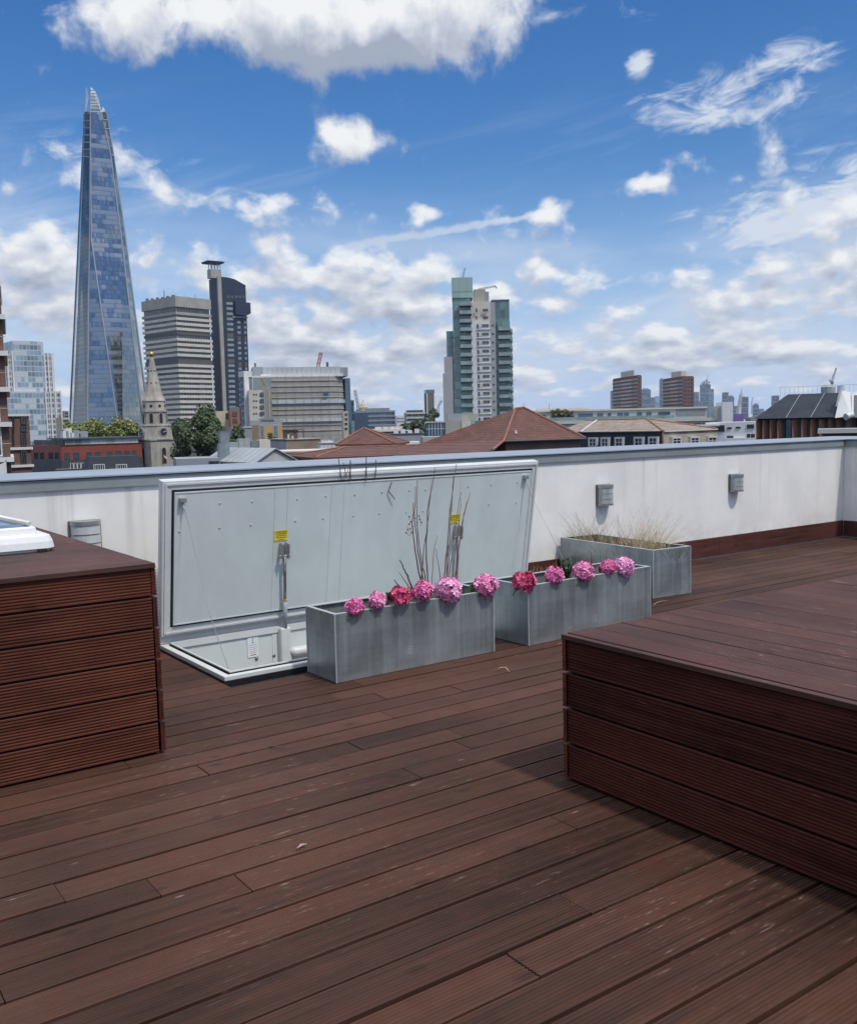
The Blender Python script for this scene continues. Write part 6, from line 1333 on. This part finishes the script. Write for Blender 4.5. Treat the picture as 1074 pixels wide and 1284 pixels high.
# --- mansard building
MS = Block('mansard_terrace', 'terrace with weathered tan roof, dark slate mansard and white dormers behind the parapet', 'building', 690, 832.5, 905, 541, 116, 1.02, slate_m, py=541, body=False)
H_ = MS.H; lo = H_-3.9
MS.box('wall', tan_b, .5, MS.LR-.5, .5, MS.LL-.5, 0, lo)
b = MB(); i3 = .55; b.loft([[(x,y,lo) for x,y in ((0,0),(MS.LR,0),(MS.LR,MS.LL),(0,MS.LL))],[(x,y,H_) for x,y in ((i3,i3),(MS.LR-i3,i3),(MS.LR-i3,MS.LL-i3),(i3,MS.LL-i3))]], False); o_ = b.build('slate_mansard', slate_m, MS.root)
wb_ = plain('weatherboard', (.34,.30,.24), .8, 0, .2, 1.2, 0, (1,1,9))
b = MB(); b.add([(.0,-.03,lo),(MS.LR,-.03,lo),(MS.LR-i3,i3-.03,H_),(i3,i3-.03,H_)], [(0,1,2,3)]); b.add([(.0,.0,lo),(MS.LR,.0,lo),(MS.LR-i3,i3,H_),(i3,i3,H_)], [(3,2,1,0)]); b.build('boarded_mansard', wb_, MS.root)
tall = W(838, 524.8, MS.d+6.5).z-GZ
rx = MS.LR*.48; b = MB(); e_ = .12
v = [(i3-e_,i3-e_,H_+.02),(MS.LR-i3+e_,i3-e_,H_+.02),(MS.LR-i3+e_,MS.LL-i3+e_,H_+.02),(i3-e_,MS.LL-i3+e_,H_+.02),(rx,rx,tall),(rx,MS.LL-.8,tall)]
b.add(v, [(0,1,4),(1,2,5,4),(2,3,5),(3,0,4,5),(3,2,1,0)]); b.build('tiled_roof', oldtile_m, MS.root)
hipc = plain('hip_tile_orange', (.30,.14,.08), .8, 0, .2, 2)
for p, q2 in ((v[0],v[4]),(v[1],v[4]),(v[4],v[5])): MB().tube([Vector(p)+Vector((0,0,.05)), Vector(q2)+Vector((0,0,.05))], .11, 6).build('ridge_tiles', hipc, MS.root)
MB().tube([(.0,.0,lo),(i3,i3,H_)], .12, 6).build('ridge_tiles', hipc, MS.root); MS.box('gutter', dark_c, i3-.3, i3-.12, i3, MS.LL-i3, H_-.06, H_+.06); MS.box('gutter', white_c, i3, MS.LR-i3, i3-.3, i3-.12, H_-.06, H_+.06)
yv = MS.pt('L', 725, 541)[0]; yr_ = isect(MS.o+MS.u*rx, MS.w, 748, 531); MB().tube([(i3-.1, yv, H_+.08),(rx, yr_, tall+.02)], .12, 6).build('lead_valley', plain('lead_white', (.5,.52,.54), .6), MS.root)
def dormer(face, px0, px1, py0, py1):
    (a0, z1), (a1, z0) = MS.pt(face, px0, py0), MS.pt(face, px1, py1); a0, a1 = min(a0,a1), max(a0,a1); w_ = a1-a0; hgt = z1-z0
    r_ = empty_part('dormer', MS.root); r_.location = ((a0+a1)/2, -.02, z0) if face == 'R' else (-.02, (a0+a1)/2, z0); r_.rotation_euler = (0,0,0 if face == 'R' else -PI/2)
    b_ = MB(); b_.box(-w_/2, w_/2, -.02, .9, hgt, hgt+.10); b_.box(-w_/2, -w_/2+.10, -.0, .8, 0, hgt-.001); b_.box(w_/2-.10, w_/2, -.0, .8, 0, hgt-.001); b_.build('dormer_cheeks', frame_w, r_); instance(win_mesh(w_-.24, hgt-.02, frame_w, glass_m, 2, .09), 'window', r_, (0,.12,.01))
    MB().box(-w_/2+.12, w_/2-.12, .0, .05, hgt*.48, hgt*.48+.06).build('glazing_bar', frame_w, r_)
for x0, x1_ in ((737,748),(752.5,763),(770,781),(794,806),(812,824)): dormer('L', x0, x1_, 549.5-(x0-740)*.012, 560)
for x0, x1_ in ((842.5,854),(865.5,876.5),(887.5,898.5)): dormer('R', x0, x1_, 549-(x0-842)*.02, 556.5)

# --- brick point blocks
def point_block(label, pl, pc, pr, ytop, u0, u1, uy, seed):
    t = Block('brick_point_block', label, 'tower block', pl, pc, pr, ytop, 720, .35, brown_b, py=500, group='pair of brick tower blocks')
    p = ytop+1.5; rg = random.Random(seed)
    while p < 520:
        z1 = t.pt('R', pc, p)[1]; t.box('brick_band', plain('band_red_brick', (.21,.082,.056), .8, 0, .2, .5), -.35, t.LR+.35, -.35, t.LL+.35, z1-1.25, z1)
        t.box('window_strip', wd, -.18, t.LR+.18, -.18, t.LL+.18, z1-2.75, z1-1.251); t.box('white_infill', plain('band_white', (.50,.48,.45), .8, 0, .2, .5), t.LR*.28 if pr-pc > 10 else t.LR*.3, t.LR*.62, -.3, -.181, z1-2.7, z1-1.3) if seed % 2 else t.box('white_infill', plain('band_white', (.50,.48,.45), .8, 0, .2, .5), -.3, -.181, t.LL*.25, t.LL*.66, z1-2.7, z1-1.3)
        p += 4.72
    t.box('lift_room', conc_l, t.LR*.2, t.LR*.7, t.LL*.2, t.LL*.7, t.H+.001, t.H+(ytop-uy)*720/F); return t
point_block('paler brick tower block with wide white infill strips, beside the broad blue glass tower', 768.5, 800, 803.5, 470, 779, 792, 463, 2); point_block('darker brick tower block with narrow white infill, between teal and dark blue towers', 831.5, 856, 869, 471.5, 845, 857, 464.5, 4)

# --- far towers of the financial district
far = [(766.2,769,490,.9,'sliver of a blue tower showing beside the first brick tower block'),(803.6,815.5,488.5,1.0,'broad blue glass tower just right of the first brick tower block'),(806.5,821.5,498.5,1.3,'low bright blue glass block between the brick tower blocks'),(821.7,826,497,3.0,'narrow cream slab beside the low bright blue block'),(827.4,832,475.5,.8,'tall dark blue tower showing beside the second brick tower block'),
 (868.8,876,491.5,1.2,'teal glass tower touching the second brick tower block'),(876,882,503,1.4,'small blue block between the teal tower and the tallest far tower'),(878,890.5,482,1.0,'tallest far blue tower with a ragged unfinished crown'),(889.5,894.5,487.5,1.7,'pale slim tower attached to the tallest far tower'),(906,913,492,.75,'dark tower with a flat cap behind the white end block'),(913,920,497.5,1.1,'rounded blue-grey tower beside the dark capped one'),(920.5,924.5,509,.9,'short dark tower left of the white mast'),
 (930,938,497.5,.7,'dark rectangular tower right of the white mast'),(944.5,951,507.5,.9,'short square tower above the slate roof end'),(952,957.5,512.5,1.3,'smallest far tower near the slate roof end'),(968,976.5,496,.9,'dark blue tower standing behind the slate roof'),(981.5,993,498.5,1.5,'grey open-framed tower behind the slate roof'),(1050,1056.8,483.5,2.2,'lone grey tower near the blue crane')]
for i, (x0, x1_, yt, br, lb_) in enumerate(far):
    dd_ = 3600+180*((i*7)%5); tone = tuple(min(.6, c_*br) for c_ in (.085,.115,.15))
    m_ = curtain('far_tower_glass_%d' % i, tone, sc3(tone, 1.7), 6, 9, .35, sc3(tone, 1.3), .25, .2)
    t = Block('far_glass_tower', lb_, 'skyscraper', None, x0, x1_, yt, dd_, .12, m_, py=505, depth=34, group='far towers of the financial district')
    if i % 3 == 1: t.box('roof_plant', grey_c, t.LR*.2, t.LR*.8, 5, 28, t.H+.001, t.H+5)
    if 'ragged' in lb_:
        for f0, h_ in ((.05,4),(.3,10),(.55,16),(.8,7)): t.box('unfinished_core', grey_c, t.LR*f0, t.LR*f0+t.LR*.16, 6, 20, t.H+5.01, t.H+5+h_)
        lattice(t.root, (t.LR*.6,5,t.H+18), (t.LR*.85,5,t.H+42), 1.2, cb_m, 'jib')
    for k in range(3): zz3 = t.H*(.35+.2*k); t.box('mechanical_band', grey_c, -.4, t.LR+.4, -.4, 34.4, zz3, zz3+3.5)
ms = empty('white_mast', 'white angled mast rising between the far glass towers', 'mast', W(927, 520, 900)); o_ = Vector(ms.location)
MB().tube([W(925.5,520,900)-o_, W(927,505,900)-o_, W(930,487,900)-o_], [1.6,1.1,.4], 8).build('pole', cw_m, ms); lattice(ms, W(924,519,900)-o_, W(929,494,900)-o_, 1.6, cw_m, 'stay_frame'); MB().box(-4,4,-3,3,-20,-4).build('base_block', cw_m, ms)
pb = Block('purple_hoarding', 'strip of purple hoarding below the white mast', 'hoarding', None, 920, 932, 519, 850, .05, plain('purple_board', (.20,.12,.36), .7), py=522, depth=2)
pb.box('support', grey_c, 0, pb.LR, 2, 8, 0, pb.H-2)
cr = empty('tower_crane', 'blue-grey luffing crane standing by the lone grey tower', 'crane', W(1043, 505, 1500)); o_ = Vector(cr.location); lattice(cr, W(1042.9,512,1500)-o_, W(1042.2,478,1500)-o_, 1.3, cb_m, 'mast'); lattice(cr, W(1042.2,480,1500)-o_, W(1048.2,461,1500)-o_, 1.2, cb_m, 'jib'); lattice(cr, W(1042.2,480,1500)-o_, W(1039.5,476,1500)-o_, 1.4, cb_m, 'counter_jib'); MB().tube([W(1042.2,474,1500)-o_, W(1047.5,463,1500)-o_], .25, 4).build('stay', cb_m, cr)
MB().box(-1.2,1.2,-1.2,1.2,(W(1042,480,1500)-o_).z-2,(W(1042,480,1500)-o_).z+2).build('cab', cb_m, cr)
for i, (px, py0, py1, lb_) in enumerate(((942,519,502,'thin faint crane standing above the dark slate roof end'),)):
    cr = empty('tower_crane', lb_, 'crane', W(px, py0, 2600)); o_ = Vector(cr.location); lattice(cr, (0,0,0), W(px,py1+3,2600)-o_, 1.5, cb_m, 'mast'); lattice(cr, W(px,py1+3,2600)-o_, W(px+1.6,py1-4,2600)-o_, 1.4, cb_m, 'jib')

# --- brick building with saw-tooth bays and a slate roof
SB = Block('saw_tooth_brick_building', 'red-brown brick building with folded bays, dark slate roof and white gable by the corner', 'building', 945, 947, 1092, 522, 118, -.16, brown_b, py=535, depth=18, body=False)
SB.LL = 18
a = lambda px: SB.pt('R', px, 535)[0]; zs_ = lambda px, py: SB.pt('R', px, py)[1]
ev = zs_(990, 522); dkb = brick('dark_brick', (.055,.028,.024), (.045,.025,.022), (.08,.06,.05)); ltb = brick('light_red_brick', (.30,.12,.075), (.26,.10,.065), (.25,.18,.14))
SB.box('wall', dkb, 0, SB.LR, 1.2, 18, 0, ev-.1)
xs = [947, 955.5, 964.5, 974, 983.5, 992.5, 1004, 1015.5, 1026.5, 1038, 1048, 1060, 1072]
for i, (x0, x1_) in enumerate(zip(xs, xs[1:])):
    A_, B2 = a(x0), a(x1_); w_ = B2-A_; r_ = empty_part('bay', SB.root)
    if 983 <= x0 < 992:
        MB().box(A_+.1, B2-.1, .3, 1.19, 0, ev-.4).build('glazed_slot', bglass_m, r_)
        for k in range(4): MB().box(A_+.1, B2-.1, .2, .299, ev-1.2-k*1.3, ev-1.05-k*1.3).build('transom', frame_d, r_)
        continue
    b = MB(); f_ = .62                                               # folded plan: long light face, short dark return
    b.prism([(A_+.02,1.19),(A_+.02,.0),(A_+w_*f_,.75),(A_+w_*f_,1.19)], ev-4.2 if i < 5 else ev-5.6, ev-.35); b.build('light_bay_face', ltb, r_)
    MB().prism([(A_+.1,1.18),(A_+.1,.25),(A_+w_*.5,.8),(A_+w_*.5,1.18)], 0, (ev-4.2 if i < 5 else ev-5.6)-.01).build('dark_bay_face', dkb, r_)
    MB().box(A_+w_*f_+.05, B2-.08, .7, 1.18, 0, ev-.5).build('recess', dark_c, r_); MB().box(A_+w_*.30, A_+w_*.44, -.02, .5, ev-5.2, ev-3.0).build('vent_box', conc_m, r_)
rz1 = zs_(1000, 506)+1.2; b = MB(); x0_, x1_ = -.2, a(1047)
b.add([(x0_,-.1,ev-.2),(x1_,-.1,ev-.2),(x1_,-.1+5.5,rz1),(x0_+3.0,5.4,rz1),(x0_,16,ev-.2),(x1_,12,ev-.2)], [(0,1,2,3),(0,3,4),(3,2,5,4)]); b.build('slate_roof', slate_m, SB.root)
for px in (985, 1016): MB().tube([(a(px),-.12,ev-.15),(a(px)+.9,5.3,rz1+.02)], .04, 4).build('roof_seam', grey_c, SB.root)
b = MB(); gx0, gx1 = a(1046.5), a(1067); b.loft([[(gx0,-.3,ev-.3),(gx1,-.3,ev-.1),(gx1-.3,1.5,rz1-.1),(gx0+.45,1.5,rz1+.2)],[(gx0+.1,6,ev-.3),(gx1,6,ev-.1),(gx1-.3,6,rz1-.1),(gx0+.45,6,rz1+.2)]]); b.build('white_gable', white_c, SB.root)
b = MB(); gx2 = a(1092); b.loft([[(gx1+.1,-.1,ev-.3),(gx2,-.1,ev-.3),(gx2,2.2,rz1-.4),(gx1-.1,2.2,rz1-.4)],[(gx1+.1,6,ev-.3),(gx2,6,ev-.3),(gx2,6,rz1-.4),(gx1-.1,6,rz1-.4)]]); b.build('rooflight_slope', plain('rooflight_grey', (.10,.11,.11), .4), SB.root)
for k in range(4): x = gx1+.1+k*.95; MB().tube([(x,-.2,ev-.2),(x-.2,2.15,rz1-.32)], .12, 5).build('white_rib', white_c, SB.root)
b = MB(); cxv = a(1063); b.tube([(cxv-.2,-.9,ev-.2),(cxv+.4,-.2,ev-.0)], [.38,.38], 14); b.build('vent_drum', plain('grey_drum', (.5,.51,.51), .5, .2), SB.root)
b = MB(); b.tube([(gx0+.1,.8,ev+1),(gx0+.55,1.0,rz1+.6)], .16, 8); b.build('white_pipe', white_c, SB.root)
zra = rz1+.9; b = MB()
for px in range(968, 1074, 6): b.tube([(a(px),6,rz1-.3),(a(px),6,zra)], .014, 4)
b.tube([(a(966),6,zra),(a(1074),6,zra)], .018, 4); b.build('roof_railing', metal_c, SB.root)
b = MB(); b.lathe([(.8,0),(.8,.95),(.66,1.05),(.5,1.2),(.02,1.25)], 16, (a(1029),7,rz1-.2)); b.build('water_tank', plain('tank_grey', (.33,.34,.33), .6), SB.root)
CN = Block('flat_canopy_roof', 'flat pale-edged canopy roof just over the parapet corner', 'canopy', None, 1025, 1110, 538.5, 62, .0, dark_c, py=541, depth=5, body=False)
CN.box('roof_slab', grey_c, 0, CN.LR, 0, 5, CN.H-.08, CN.H); CN.box('fascia', conc_l, -.02, CN.LR, -.06, -.001, CN.H-.24, CN.H-.06); CN.box('wall', brown_b, .3, CN.LR, .4, 4.8, 0, CN.H-.081)
for k in range(6): CN.winm('R', .6+k*.7, 1.1+k*.7, CN.H-1.0, CN.H-.35, frame_d, glass_m, 1).location.y = .39

# --- air between here and the skyline
hz_m = bpy.data.materials.new('city_air'); hz_m.use_nodes = True; hn = hz_m.node_tree; hn.nodes.clear()
out = hn.nodes.new('ShaderNodeOutputMaterial'); pv = hn.nodes.new('ShaderNodeVolumePrincipled'); pv.inputs['Color'].default_value = (.72,.84,1.0,1); pv.inputs['Density'].default_value = HAZE; pv.inputs['Anisotropy'].default_value = .2
hn.links.new(pv.outputs[0], out.inputs['Volume'])
hzb = MB().box(-6900, 6900, -6900, 6900, GZ-2, 320).build('haze', hz_m); hzb['kind'] = 'stuff'
